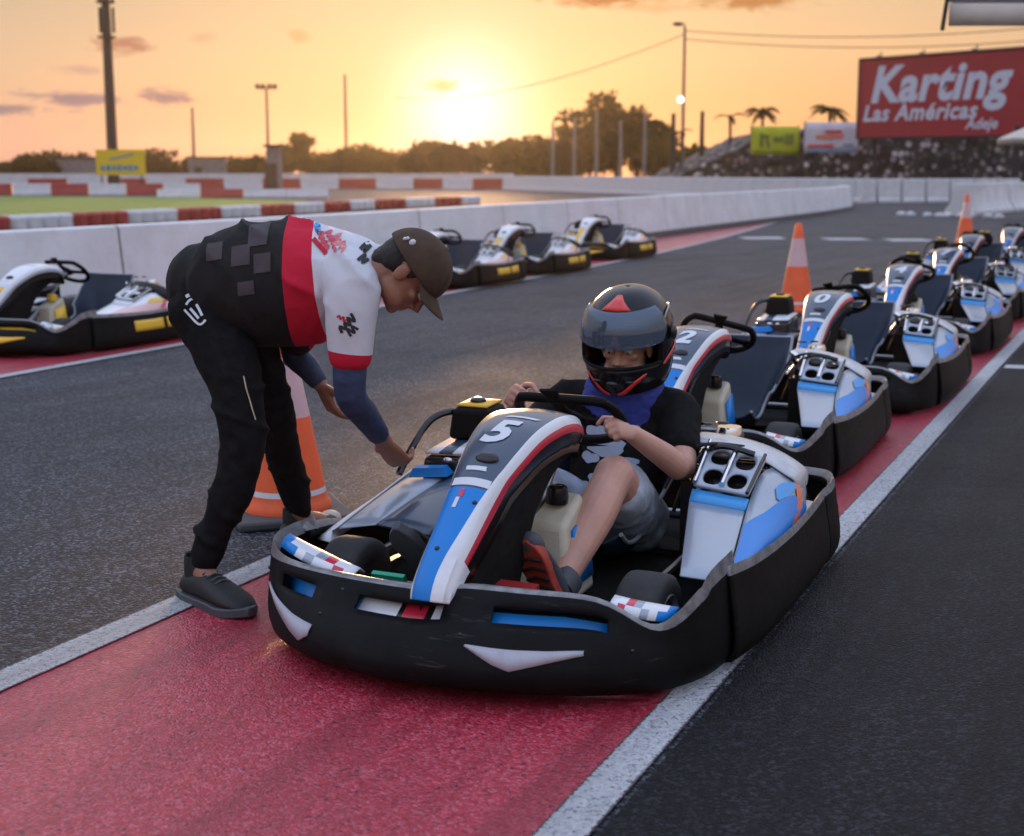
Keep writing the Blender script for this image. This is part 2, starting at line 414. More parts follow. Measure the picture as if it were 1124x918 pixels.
strip('pit_line', [LP(r - .11, s) for r, s in zip(pr, ps)], [LP(r, s) for r, s in zip(pr, ps)], .008, M['white_line'])
strip('pit_lane', [LP(r - 1.75, s) for r, s in zip(pr, ps)], [LP(r - .11, s) for r, s in zip(pr, ps)], .004, M['red_paint'])
for (x, y) in ((5.05, 28.9), (6.62, 28.4), (7.75, 28.0)):
    flat_poly('road_dash', [(x - .42, y - .5), (x + .42, y - .5), (x + .42, y + .5), (x - .42, y + .5)], .008, M['white_paint'])
strip('grass', [(-60, 46), (-14.8, 42), (-11, 50), (-9.2, 64)], [(-80, 92), (-29, 82), (-18, 78), (-9.6, 68)], .006, M['grass'])
bpy.data.objects['grass']['kind'] = 'stuff'

def haze_box():
    bm = bmesh.new(); box(bm, 0, 305, 7.4, 940, 730, 17.2); o = obj('haze', bm, [], smooth=False); o['kind'] = 'stuff'
    m = bpy.data.materials.new('haze_air'); m.use_nodes = True; T = NT(m.node_tree); T.n.clear(); out = T.new('ShaderNodeOutputMaterial'); v = T.new('ShaderNodeVolumePrincipled')
    v.inputs['Color'].default_value = (.95, .84, .72, 1); v.inputs['Density'].default_value = HAZE; v.inputs['Anisotropy'].default_value = .80
    T.l.new(v.outputs[0], out.inputs['Volume']); o.data.materials.append(m); return o
HAZE = .00017
haze_box()
# ------------------------------------------------------------------ go-karts (local: +x picture right, +y rear, front at -y)
M['rim_highlight'] = mat('bumper_rim_highlight', (.20, .20, .21), .30, var=.4, vscale=30)  # pale grey paints a sky highlight along the bumper rims
def lerp_tab(t, tab):
    if t <= tab[0][0]: return tab[0][1:]
    for a, b_ in zip(tab, tab[1:]):
        if t <= b_[0]:
            k = (t - a[0]) / (b_[0] - a[0]); return tuple(p + (q - p) * k for p, q in zip(a[1:], b_[1:]))
    return tab[-1][1:]
BPROF = [(-.028, .0), (.045, .02), (.078, .10), (.090, .20), (.086, .34), (.070, .48), (.050, .64), (.036, .70), (.018, .86), (.006, .93), (0, .98), (-.006, 1.0), (-.016, .985), (-.018, .90)]
ZB = .035
def bumper_sheet(path, hfn, ofn):
    P = smooth_pts([(x, y, 0) for x, y in path], 6); N = len(P); nor = []
    for i in range(N):
        d = P[min(i + 1, N - 1)] - P[max(i - 1, 0)]; n = V((d.y, -d.x, 0)).normalized(); nor.append(n)
    def at(i, off, zf):
        i0 = max(0, min(N - 2, int(i))); k = i - i0
        p = P[i0].lerp(P[i0 + 1], k); n = nor[i0].lerp(nor[i0 + 1], k).normalized()
        h = hfn(p); z = ZB + (h - ZB) * zf
        return p + n * (off * ofn(p)) + V((0, 0, z)), n
    def surf(i, zf, lift=0):
        off = lerp_tab(zf, [(b_, a) for a, b_ in BPROF[:12]])[0]
        p, n = at(i, off, zf); return p + n * lift
    rows = [[at(i, o_, zf)[0] for i in range(N)] for o_, zf in BPROF]
    def find_x(x):
        best = min(range(N - 1), key=lambda i: abs((P[i].x + P[i + 1].x) / 2 - x) + (0 if P[i].y < -.5 else 1))
        a, b_ = P[best].x, P[best + 1].x
        return best + (max(-1, min(2, (x - a) / (b_ - a))) if abs(b_ - a) > 1e-6 else 0)
    return P, rows, surf, find_x
FPATH = [(-.655, -.40), (-.662, -.50), (-.645, -.61), (-.585, -.715), (-.45, -.795), (-.25, -.845), (0, -.86), (.25, -.845), (.44, -.795), (.565, -.715), (.62, -.61), (.638, -.50), (.640, -.40)]
def f_h(p):
    h = .258 + .012 * math.tanh((p.x - .03) / .05) - .006
    if p.x > .3: h += -.085 * math.exp(-((p.x - .55) / .10) ** 2 - ((p.y + .72) / .15) ** 2)
    if p.x > 0 and p.y > -.58: h += .012
    return h
def f_o(p): return max(.14, 1.75 * (1 - (abs(p.x) / .60) ** 2))
SPATH = [(.650, -.47), (.672, -.30), (.678, -.05), (.676, .2), (.672, .42), (.666, .58)]
def s_hl(p): return lerp_tab(p.y, [(-.5, .252), (-.3, .225), (-.1, .182), (.3, .175), (.60, .255)])[0]
def s_h(p): return lerp_tab(p.y, [(-.5, .268), (-.33, .258), (-.1, .247), (.15, .241), (.4, .246), (.62, .258)])[0]
RPATH = [(s_ * x_, y_) for s_, x_, y_ in [(1, .666, .592), (1, .668, .69), (1, .650, .80), (1, .58, .89), (1, .44, .94), (1, .25, .965), (1, 0, .97), (-1, .25, .965), (-1, .44, .94), (-1, .58, .89), (-1, .650, .80), (-1, .668, .69), (-1, .666, .592)]]

NOSE = [  # y, z, half width, drop of the flank
    (-.915, .235, .046, .05), (-.90, .27, .048, .05), (-.85, .325, .050, .06), (-.78, .382, .054, .07), (-.70, .447, .059, .08), (-.62, .507, .069, .068), (-.53, .557, .085, .070),
    (-.44, .595, .098, .072), (-.35, .613, .108, .074), (-.27, .616, .113, .074), (-.20, .605, .113, .072), (-.145, .582, .108, .066), (-.11, .550, .098, .055), (-.10, .52, .085, .045)]
def nose_frame():
    P = smooth_pts([(0, a, b_) for a, b_, _, _ in NOSE], 5); out = []
    for i, p in enumerate(P):
        d = (P[min(i + 1, len(P) - 1)] - P[max(i - 1, 0)]).normalized(); n = V((0, -d.z, d.y)) if d.y else V((0, -1, 0))
        if n.z < 0 and d.y > 0: n = -n
        t = i / 5; i0 = min(int(t), len(NOSE) - 2); k = t - i0
        w = NOSE[i0][2] * (1 - k) + NOSE[i0 + 1][2] * k; dr = NOSE[i0][3] * (1 - k) + NOSE[i0 + 1][3] * k
        out.append((p, d, n, w, dr))
    return out
NF = nose_frame()
def nose_at(arc, x, lift=.0025):
    """point on the nose panel: arc = metres along the middle from the tip, x sideways"""
    L = 0
    for a, b_ in zip(NF, NF[1:]):
        s_ = (b_[0] - a[0]).length
        if L + s_ >= arc or b_ is NF[-1]:
            k = (arc - L) / s_; p = a[0].lerp(b_[0], k); n = a[2].lerp(b_[2], k).normalized(); w = a[3] + (b_[3] - a[3]) * k
            return p + V((x, 0, 0)) + n * (lift + .014 * (1 - min(1, abs(x / w)) ** 2) - .001)
        L += s_

def make_kart(sch, label, group, name='go_kart'):
    K = empty(name, label=label, cat='go-kart', group=group)
    S = sch
    bp = M['black_plastic']
    # --- bumpers
    P, rows, surf, fx = bumper_sheet(FPATH, f_h, f_o)
    def slot(i, j):
        if i != 7: return False
        x = (P[j].x + P[j + 1].x) / 2; y = P[j].y
        return y < -.6 and any(a < x < b_ for a, b_ in ((-.50, -.35), (-.21, .05), (.17, .43)))
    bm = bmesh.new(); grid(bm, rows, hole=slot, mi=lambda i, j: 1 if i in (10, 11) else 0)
    fb = solid(obj('front_bumper', bm, [bp, M['rim_highlight']], K, angle=60), .011, 1)
    for k, (xs, top, bot) in enumerate((([-.575, -.50, -.40, -.34, -.30], [.66, .59, .52, .50, .49], [.62, .50, .36, .27, .40]), ([.13, .20, .24, .32, .415], [.545, .53, .525, .525, .54], [.53, .39, .335, .42, .515]))):
        bm = bmesh.new(); rr = []
        for a in range(2):
            row = []
            for q in range(len(xs) - 1):
                for t in range(4):
                    x = xs[q] + (xs[q + 1] - xs[q]) * t / 4; zt = top[q] + (top[q + 1] - top[q]) * t / 4; zb = bot[q] + (bot[q + 1] - bot[q]) * t / 4
                    row.append(surf(fx(x), zt if a else zb, .016))
            rr.append(row)
        mid = []
        for a, b_, q in zip(rr[0], rr[1], range(99)): mid.append((a + b_) / 2 + V((0, -.004, 0)))
        grid(bm, [rr[0], mid, rr[1]]); solid(obj('bumper_sticker', bm, S['sticker'], fb, angle=60), .004, 0)
    for x, zf in ((-.60, .80), (-.27, .90), (.11, .62), (.49, .62), (-.30, .62)):
        bm = bmesh.new(); q = surf(fx(x), zf, .012); ellipsoid(bm, q, (.006, .006, .006), None, 10, 6); obj('bolt', bm, M['black_gloss'], fb)
    # bright inner fairing seen through the slots
    bm = bmesh.new()
    xs = [-.56, -.47, -.38, -.30, -.22, -.10, -.085, -.02, .0, .06, .15, .23, .34, .45, .56]
    cols = [2, 2, 2, 1, 0, 4, 3, 4, 0, 4, 2, 2, 2, 4]
    rr = [[surf(fx(x), zf, -.034) for x in xs] for zf in (.52, .64, .78, .9)]
    grid(bm, rr, mi=lambda i, j: cols[j] if not (i == 2 and cols[j] == 2 and j > 9) else 4)
    solid(obj('inner_fairing', bm, [S['white'], S['stripe'], S['low'], S['red'], M['black_gloss']], K), .004, -1)
    for sx in (1, -1):
        bm = bmesh.new(); path = [(x * sx, y) for x, y in SPATH]
        if sx < 0: path = path[::-1]
        path = path[::-1] if False else path
        # keep the outward normal: run front->rear on the right, rear->front on the left
        P2, rows2, surf2, _ = bumper_sheet(path[::1], s_h if sx > 0 else s_hl, lambda p: .26)
        c = [sum((rows2[5][i].x - P2[i].x) for i in range(len(P2))) * sx]
        if c[0] < 0: P2, rows2, surf2, _ = bumper_sheet(path[::-1], s_h if sx > 0 else s_hl, lambda p: .26)
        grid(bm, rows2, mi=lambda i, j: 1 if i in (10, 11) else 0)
        sb = solid(obj('side_bumper', bm, [bp, M['rim_highlight']], K, angle=60), .011, 1)
        if S.get('side_panels'):
            n = len(P2) - 1
            for (a, b_) in ((.40, .68), (.72, .95)):
                bm = bmesh.new()
                i0, i1 = (a * n, b_ * n) if P2[0].y < P2[-1].y else (n - a * n, n - b_ * n)
                grid(bm, [[surf2(i0 + (i1 - i0) * t / 8, zf, .014) for t in range(9)] for zf in (.42, .55, .68, .80)])
                solid(obj('side_panel', bm, M['yellow_body'], sb), .004, 0)
    P3, rows3, surf3, _ = bumper_sheet(RPATH, lambda p: .258 + .010 * math.exp(-((p.y - .82) / .08) ** 2), lambda p: .26)
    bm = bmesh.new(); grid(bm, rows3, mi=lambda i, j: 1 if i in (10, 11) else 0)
    solid(obj('rear_bumper', bm, [bp, M['rim_highlight']], K, angle=60), .011, 1)
    # --- floor and frame
    bm = bmesh.new(); box(bm, 0, -.2, .05, .62, 1.15, .012); box(bm, 0, .62, .07, .5, .5, .02); box(bm, 0, -.55, .040, 1.10, .36, .008); box(bm, 0, .12, .040, 1.22, .98, .008)  # low wide dark sheets added to block sun glints from the ground
    fl = obj('floor_and_glint_shield', bm, M['black_cloth'], K)
    bm = bmesh.new()
    for sx in (-1, 1):
        tube(bm, smooth_pts([(.16 * sx, -.80, .075), (.27 * sx, -.66, .075), (.30 * sx, -.3, .075), (.29 * sx, .3, .075), (.27 * sx, .88, .09)], 5), .015, 8)
        tube(bm, [(.22 * sx, -.52, .12), (.40 * sx, -.52, .13)], .016, 8)
        tube(bm, [(.29 * sx, -.38, .09), (.60 * sx, -.36, .10), (.62 * sx, .42, .10), (.29 * sx, .45, .09)], .011, 8)
    tube(bm, [(-.5, .62, .14), (.5, .62, .14)], .018, 10); tube(bm, [(-.3, -.72, .08), (.3, -.72, .08)], .013, 8)
    obj('frame', bm, M['steel'], K)
    # --- wheels
    for (x, y, r, w) in ((-.45, -.52, .13, .125), (.45, -.52, .13, .125), (-.50, .62, .14, .19), (.50, .62, .14, .19)):
        bm = bmesh.new(); h = w / 2
        lathe(bm, [(.06, -h * .75), (.075, -h * .95), (r * .88, -h), (r * .97, -h * .86), (r, -h * .6), (r * 1.005, 0), (r, h * .6), (r * .97, h * .86), (r * .88, h), (.075, h * .95), (.06, h * .75)], 32, 'X')
        wh = obj('wheel', bm, M['rubber'], K, loc=(x, y, r), angle=50)
        bm = bmesh.new(); s_ = 1 if x > 0 else -1
        lathe(bm, [(.0, s_ * h * .30), (.03, s_ * h * .34), (.032, s_ * h * .75), (.038, s_ * h * .75), (.045, s_ * h * .35), (.066, s_ * h * .5), (.078, s_ * h * .98), (.074, s_ * h * 1.02), (.06, s_ * h * .7)], 24, 'X')
        obj('rim', bm, M['steel'], wh)
    # --- nose fairing
    bm = bmesh.new(); rows = []
    for p, d, n, w, dr in NF:
        prof = [(-w - .010, -dr - .03), (-w - .012, -dr), (-w - .012, -dr * .62), (-w - .010, -dr * .30), (-w - .002, -.010)]
        tc = .93 - .62 * max(0, min(1, (-.60 - p.y) / .28)) ** 1.2
        prof += [(w * t, .014 * (1 - t * t)) for t in (-.93, -.6, -.28, .04, .04 + (tc - .04) * .5, tc, .965)]
        prof += [(w + .002, -.010), (w + .010, -dr * .30), (w + .012, -dr * .62), (w + .012, -dr), (w + .010, -dr - .03)]
        rows.append([p + V((x, 0, 0)) + n * q for x, q in prof])
    def nmi(i, j):
        y = NF[i][0].y
        if j in (0, 15): return 4
        if j in (1, 14): return 4 if y > -.84 else 2
        if j in (2, 13): return 3 if y > -.84 else 2
        if j in (3, 12): return 2
        if j in (4, 11): return 2
        if j == 10: return 2
        return 1 if y < -.675 else 0
    grid(bm, rows, mi=nmi)
    tip = [bm.verts.new(p) for p in rows[0]]
    nf = obj('nose_fairing', bm, [S['main'], S['low'], S['white'], S['red'], M['black_gloss']], K, angle=50)
    solid(nf, .004, -1)
    # black inner side of the fairing
    bm = bmesh.new(); rr = []
    for p, d, n, w, dr in NF[2:-4:3]:
        lo = max(.085, p.z - lerp_tab(p.y, [(-.60, .6), (-.53, .40), (-.46, .25), (-.36, .165), (-.25, .125), (-.12, .09)])[0])
        rr.append([p + V((w - .004, 0, 0)) + n * (-dr), V((w - .014, p.y + .02, (p.z - dr + lo) / 2)), V((w - .022, p.y + .02, lo)), V((-w + .022, p.y + .02, lo)), V((-w + .014, p.y + .02, (p.z - dr + lo) / 2)), p + V((-w + .004, 0, 0)) + n * (-dr)])
    grid(bm, rr); solid(obj('fairing_liner', bm, M['black_cloth'], K), .004, -1)
    # stickers on the nose
    bm = bmesh.new(); grid(bm, [[nose_at(a, -.055 + .11 * t / 8) for t in range(9)] for a in (.352, .366, .378)]); obj('nose_sticker', bm, M['white_print'], nf)
    bm = bmesh.new(); grid(bm, [[nose_at(a, -.022 + .012 * t) for t in range(2)] for a in (.275, .295, .31)]); grid(bm, [[nose_at(a, -.018 + .014 * t) for t in range(2)] for a in (.311, .325, .338)], mi=lambda i, j: 1)
    obj('nose_sticker', bm, [M['white_print'], S['red']], nf)
    bm = bmesh.new(); c = nose_at(.455, .012, .002); ellipsoid(bm, c, (.034, .020, .010), Matrix.Rotation(RAD(-55), 3, 'X') if False else Matrix.Rotation(RAD(35), 3, 'X'), 16, 8)
    bd = obj('nose_badge', bm, M['black_gloss'], nf)
    bm = bmesh.new(); grid(bm, [[nose_at(a, -.030 + .06 * t / 6 - (.004 if k else 0)) for t in range(7)] for k, a in enumerate((.405, .414, .421))]); obj('nose_sticker', bm, M['white_print'], nf)
    bm = bmesh.new(); grid(bm, [[nose_at(a, -.030 + .012 * k + .095 * t / 6) for t in range(7)] for k, a in enumerate((.668, .680))]); obj('nose_sticker', bm, M['white_print'], nf)
    bm = bmesh.new()
    for a, x in ((.14, -.01), (.30, .035)):
        ellipsoid(bm, nose_at(a, x, .001), (.007, .007, .005), Matrix.Rotation(RAD(45), 3, 'X'), 10, 6)
    obj('screw', bm, M['black_gloss'], nf)
    add_number(nf, S, S['number'])
    # --- steering
    c = V((0, .04, .565)); n = V((0, .60, .80)).normalized(); u = V((1, 0, 0)); w_ = n.cross(u)
    def wp(a, r, up=0):
        rr_ = r * (1 if sin(a) > -.62 else .62 / max(.62, -sin(a)))
        return c + u * (cos(a) * rr_) + w_ * (sin(a) * rr_) + n * up
    rot = RAD(-8)
    bm = bmesh.new(); tube(bm, [wp(2 * pi * k / 40 + rot, .165) for k in range(40)], .0155, 10, True)
    for a0 in (RAD(20), RAD(160), RAD(270)):
        q = [];
        for rad, hw in ((.03, .030), (.07, .018), (.12, .017), (.158, .032)):
            for sg in (-1, 1): pass
            a = a0 + rot; dr_ = u * cos(a) + w_ * sin(a); tn = n.cross(dr_)
            q.append([c + dr_ * rad + tn * hw + n * .004 - n * .018 * (1 - rad / .16), c + dr_ * rad - tn * hw + n * .004 - n * .018 * (1 - rad / .16), c + dr_ * rad - tn * hw - n * .004 - n * .018 * (1 - rad / .16), c + dr_ * rad + tn * hw - n * .004 - n * .018 * (1 - rad / .16)])
        loft(bm, q)
    ellipsoid(bm, c - n * .016, (.05, .05, .022), Matrix.Rotation(RAD(-37), 3, 'X'), 18, 10)
    st = obj('steering_wheel', bm, M['black_plastic'] if False else M['black_gloss'], K)
    st.data.materials[0] = bp; st.data.transform(Matrix.Translation(-c)); st.location = c
    bm = bmesh.new(); tube(bm, [c - n * .01, V((0, -.16, .37)), V((0, -.52, .12))], .013, 10); tube(bm, [c - n * .06, c - n * .022], .026, 12)
    tube(bm, [(-.09, -.14, .09), (-.03, -.13, .38), (.03, -.13, .38), (.10, -.14, .09)], .012, 8)
    obj('steering_column', bm, M['steel'], K)
    # --- seat: a curved shell with side wings
    mid = smooth_pts([(0, .02, .165), (0, .09, .115), (0, .20, .085), (0, .32, .085), (0, .42, .14), (0, .48, .24), (0, .525, .35), (0, .56, .44), (0, .575, .495)], 4)
    N = len(mid); rows = []
    for i, p in enumerate(mid):
        t = i / (N - 1); d = (mid[min(i + 1, N - 1)] - mid[max(0, i - 1)]).normalized(); nn = V((0, -d.z, d.y))
        w = .175 + .075 * min(1, max(0, (t - .35) / .4)); wing = .035 + .12 * math.exp(-((t - .52) / .22) ** 2) + .01
        row = []
        for k in range(17):
            s_ = -1 + k / 8; e = abs(s_)
            lift = wing * max(0, (e - .55) / .45) ** 1.8 if e > .55 else 0
            row.append(p + V((w * (s_ if e < .8 else math.copysign(.8 + (e - .8) * .75, s_)), 0, 0)) + nn * lift + V((0, 0, -.006 * max(0, (e - .7) / .3) ** 2 if i == N - 1 else 0)))
        rows.append(row)
    bm = bmesh.new(); grid(bm, rows); seat = subs(solid(obj('seat', bm, S['seat'], K, angle=80), .012, -1), 1)
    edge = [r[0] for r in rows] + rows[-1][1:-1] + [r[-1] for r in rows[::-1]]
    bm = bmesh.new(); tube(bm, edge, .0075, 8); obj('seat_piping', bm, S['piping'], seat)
    # --- tank, pedals
    bm = bmesh.new(); hexa(bm, [(-.02, -.34, .07), (.15, -.34, .07), (.14, -.10, .07), (-.02, -.10, .07), (.0, -.30, .30), (.12, -.30, .30), (.115, -.14, .37), (.01, -.14, .37)])
    tk = bev(obj('fuel_tank', bm, M['tank'], K, smooth=True, angle=30), .018, 3)
    bm = bmesh.new(); patch(bm, (.147, -.26, .12), (.143, -.13, .12), (.124, -.15, .31), (.130, -.26, .28), 2, 2); solid(obj('tank_label', bm, S['low'], tk), .008, 0)
    bm = bmesh.new(); lathe(bm, [(0, -.02), (.032, -.02), (.034, 0), (.030, .028), (.022, .034), (0, .034)], 18, 'Z', center=(.06, -.21, .365)); obj('tank_cap', bm, S.get('cap', M['black_gloss']), tk)
    for sx in (-1, 1):
        bm = bmesh.new(); x = .20 * sx
        tube(bm, [(x, -.60, .07), (x, -.66, .14), (x + .02 * sx, -.69, .20)], .009, 8); box(bm, x + .03 * sx, -.695, .20, .10, .014, .055, Matrix.Rotation(RAD(25), 3, 'X'))
        if sx > 0:
            for q in range(4): box(bm, .095, -.592 - .006 * q, .125 + .026 * q, .15, .03, .019, Matrix.Rotation(RAD(15), 3, 'X'))
        obj('pedal', bm, M['red_glow'] if sx > 0 else M['green'], K)
    bm = bmesh.new(); ellipsoid(bm, (.075, -.80, .17), (.03, .03, .035)); tube(bm, [(.03, -.8, .2), (.13, -.79, .18)], .008, 8); obj('brake_reservoir', bm, M['chrome'], K)
    # spindle fairings: small graphic plates behind the bumper corners
    for sx, x0, x1, z0, zr in ((-1, .30, .585, .225, .045), (1, .43, .57, .235, -.040)):
        bm = bmesh.new(); rr = []
        for t in range(9):
            k = t / 8; x = sx * (x0 + (x1 - x0) * k); y = -.772 + .09 * k * k + (.02 if sx > 0 else 0); z = z0 + zr * k; w_ = .022 + .030 * sin(pi * (.15 + .7 * k))
            rr.append([V((x, y - .010, z - .010)), V((x, y + w_ * .25, z + .008)), V((x, y + w_, z + .014)), V((x, y + w_ * 1.7, z - .004))])
        grid(bm, rr, mi=lambda i, j: ((0, 2, 0, 0, 3, 0, 1, 1), (0, 0, 2, 3, 0, 0, 0, 1), (0, 0, 0, 0, 3, 0, 0, 1))[j][i]); solid(obj('spindle_fairing', bm, [M['white_body'], S['low'], S['red'], M['silver_body']], K, angle=60), .006, 0)
    # --- right pod (engine side)
    bm = bmesh.new(); patch(bm, (.505, -.42, .235), (.635, -.42, .232), (.545, .085, .305), (.365, .10, .315), 8, 6, .006)
    rp = bev(solid(obj('side_pod', bm, S['pod_front'], K, angle=50), .008, -1), .003, 1)
    bm = bmesh.new(); rr = []
    A = smooth_pts([(.637, -.42, .228), (.655, -.20, .222), (.662, .1, .222), (.655, .38, .235), (.63, .52, .26)], 4)
    B = smooth_pts([(.636, -.42, .236), (.60, -.2, .268), (.55, .085, .310), (.535, .30, .375), (.56, .50, .37)], 4)
    n_ = len(A); rr = [[a.lerp(b_, t / 6) + V((.025 * sin(pi * t / 6), 0, .01 * sin(pi * t / 6))) for t in range(7)] for a, b_ in zip(A, B)]
    grid(bm, rr); fk = solid(obj('pod_flank', bm, S['silver'], rp, angle=50), .006, -1)
    def fl(a, b_):
        i = min(max(a, 0), .9999) * (n_ - 1); j = min(max(b_, 0), .9999) * 6; i0, j0 = int(i), int(j); u, w = i - i0, j - j0
        p = rr[i0][j0].lerp(rr[i0 + 1][j0], u).lerp(rr[i0][j0 + 1].lerp(rr[i0 + 1][j0 + 1], u), w); return p + V((.0035, -.001, .0025))
    for q, (m_, seg) in enumerate(((S.get('flank', S['low']), [(.0, .0, .99), (.40, .0, .99), (.52, .0, .74), (.74, .0, .46), (.84, .0, .10)]), (S['stripe'], [(.64, .60, .66), (.70, .52, .74), (.78, .46, .70), (.84, .50, .58)]),
                               (S['trim'], [(.60, .03, .12), (.70, .08, .24), (.80, .22, .44), (.88, .48, .70), (.93, .78, .97)]))):
        bm = bmesh.new(); gr = []
        for (a0, l0, h0), (a1, l1, h1) in zip(seg, seg[1:]):
            for t in range(4): k = t / 4; gr.append([fl(a0 + (a1 - a0) * k, l0 + (l1 - l0) * k + (h0 + (h1 - h0) * k - l0 - (l1 - l0) * k) * c_ / 6) for c_ in range(7)])
        a0, l0, h0 = seg[-1]; gr.append([fl(a0, l0 + (h0 - l0) * c_ / 6) for c_ in range(7)])
        grid(bm, gr); obj('flank_graphic', bm, m_, fk, angle=60)
    bm = bmesh.new(); patch(bm, (.655, .02, .226), (.668, .02, .226), (.672, .55, .24), (.60, .50, .26), 4, 4); solid(obj('pod_ledge', bm, M['white_body'], rp), .006, 0)
    # step and vent panel with four openings
    bm = bmesh.new(); patch(bm, (.365, .10, .316), (.545, .085, .306), (.542, .135, .330), (.36, .15, .343), 2, 6, 0); solid(obj('pod_step', bm, M['blue_light'] if S is BLUE else S['silver'], rp), .006, -1)
    bm = bmesh.new()
    c0, c1, c2, c3 = V((.36, .155, .348)), V((.540, .14, .334)), V((.535, .37, .408)), V((.335, .40, .430))
    def vp(a, b_, l=0):
        nn = ((c1 - c0).cross(c3 - c0)).normalized(); return c0.lerp(c1, a).lerp(c3.lerp(c2, a), b_) + nn * l
    us = [0, .05, .11, .46, .54, .88, .94, 1]; vs_ = [0, .07, .47, .56, .93, 1]
    grid(bm, [[vp(a, b_, .012) for a in us] for b_ in vs_], mi=lambda i, j: 0, hole=lambda i, j: j in (2, 4) and i in (1, 3))
    vpn = subs(solid(obj('vent_panel', bm, S['silver'], rp, angle=180), .016, -1), 2)
    bm = bmesh.new(); grid(bm, [[vp(a, b_, -.035) for a in (0, .5, 1)] for b_ in (0, .5, 1)]); obj('vent_backing', bm, M['black_gloss'], rp)
    bm = bmesh.new(); tube(bm, [vp(.03, .0, .018), vp(.03, 1, .022)], .007, 8); tube(bm, [vp(.5, .05, .02), vp(.5, .95, .022)], .009, 8); tube(bm, [vp(.97, 0, .014), vp(.97, 1, .016)], .006, 8, mi=1)
    obj('vent_rail', bm, [M['chrome'], M['black_gloss']], rp)
    # engine block under the cover and the pale hood across it
    bm = bmesh.new(); box(bm, .42, .42, .22, .26, .34, .24)
    for k in range(6): box(bm, .42, .30 + .045 * k, .35, .22, .014, .06)
    obj('engine', bm, M['black_gloss'], K)
    bm = bmesh.new(); rr = []
    for t in range(11):
        k = t / 10; x = .26 + .34 * k; z = .450 - .016 * k - .072 * k ** 3; rr.append([V((x, .405 - .01 * k, z - .008)), V((x, .412, z - .002)), V((x + .004, .47, z + .008)), V((x + .012, .56, z + .004)), V((x + .012, .60, z - .03))])
    rr.append([V((.618, .41, .345)), V((.621, .42, .35)), V((.626, .47, .352)), V((.626, .56, .347)), V((.618, .60, .335))]); rr.append([V((.628, .44, .295)), V((.630, .45, .295)), V((.634, .49, .295)), V((.632, .525, .30)), V((.628, .55, .30))])
    grid(bm, rr); hd = subs(solid(obj('engine_hood', bm, S['hood'], K, angle=60), .008, -1), 1)
    bm = bmesh.new()
    for (x, y) in ((.30, .48), (.345, .52)): ellipsoid(bm, (x, y, .488), (.024, .012, .006), None, 12, 6)
    obj('hood_vent', bm, M['black_gloss'], hd)
    bm = bmesh.new(); tube(bm, smooth_pts([(.25, .60, .20), (.27, .50, .36), (.26, .42, .44), (.31, .36, .43)], 6), .012, 8); tube(bm, smooth_pts([(.2, .66, .3), (.3, .62, .40), (.42, .66, .36)], 5), .018, 10); lathe(bm, [(0, 0), (.045, .0), (.05, .03), (.04, .06), (0, .06)], 16, 'Z', center=(.34, .62, .40))
    obj('engine_pipe', bm, M['chrome'], K)
    bm = bmesh.new(); lathe(bm, [(0, -.05), (.035, -.05), (.042, -.02), (.042, .03), (.03, .05), (0, .055)], 16, 'X', center=(.36, .46, .395)); obj('carburettor', bm, M['steel'], K)
    bm = bmesh.new(); tube(bm, smooth_pts([(.22, .30, .30), (.27, .36, .41), (.36, .34, .45), (.44, .44, .43)], 6), .006, 6); tube(bm, smooth_pts([(.24, .34, .22), (.30, .30, .36), (.34, .40, .44)], 6), .007, 6); obj('cable', bm, M['rubber'], K)
    bm = bmesh.new(); tube(bm, smooth_pts([(.33, .36, .42), (.40, .345, .445), (.50, .35, .425)], 5), .010, 8); obj('hose', bm, M['black_gloss'], K)
    # --- left pod: dark and pale panels, box with the air filter on it
    bm = bmesh.new(); patch(bm, (-.60, -.36, .235), (-.46, -.37, .265), (-.42, .06, .345), (-.60, .10, .315), 8, 6, .02)
    lp_ = bev(solid(obj('side_pod', bm, M['silver_body'] if S is BLUE else S['pod_front'], K, angle=50), .008, -1), .003, 1)
    bm = bmesh.new(); patch(bm, (-.46, -.37, .265), (-.27, -.37, .25), (-.25, .10, .33), (-.42, .06, .345), 8, 6, .02); solid(obj('pod_top', bm, S['main'], lp_, angle=50), .008, -1)
    bm = bmesh.new(); rr = []
    for t in range(9):
        k = t / 8; rr.append([V((-.605 - .04 * sin(pi * k * .8), -.40 + .60 * k, .20)), V((-.64 - .02 * sin(pi * k), -.38 + .58 * k, .215 + .06 * k)), V((-.60, -.36 + .5 * k, .24 + .09 * k))])
    grid(bm, rr); solid(obj('pod_flank', bm, M['white_body'], lp_, angle=60), .006, 0)
    bm = bmesh.new(); hexa(bm, [(-.53, .03, .26), (-.31, .03, .27), (-.30, .30, .27), (-.53, .30, .26), (-.52, .04, .392), (-.31, .04, .40), (-.31, .30, .425), (-.52, .30, .415)])
    bx = bev(obj('pod_box', bm, M['black_gloss'], K, angle=30), .02, 3)
    bm = bmesh.new(); patch(bm, (-.515, .05, .402), (-.315, .05, .41), (-.315, .29, .434), (-.515, .29, .424), 4, 4, .008, mi=lambda i, j: 1 if j == 1 else 0); solid(obj('box_top', bm, [M['white_body'], S['main']], bx), .006, 0)
    bm = bmesh.new(); ellipsoid(bm, (-.43, .045, .385), (.018, .010, .010)); ellipsoid(bm, (-.38, .045, .385), (.014, .010, .010)); obj('screw', bm, M['chrome'], bx)
    bm = bmesh.new(); hexa(bm, [(-.50, .17, .425), (-.34, .17, .425), (-.34, .34, .43), (-.50, .34, .43), (-.487, .185, .535), (-.353, .185, .535), (-.353, .33, .54), (-.487, .33, .54)])
    ab = bev(obj('air_box', bm, M['black_plastic'], K, angle=30), .022, 3)
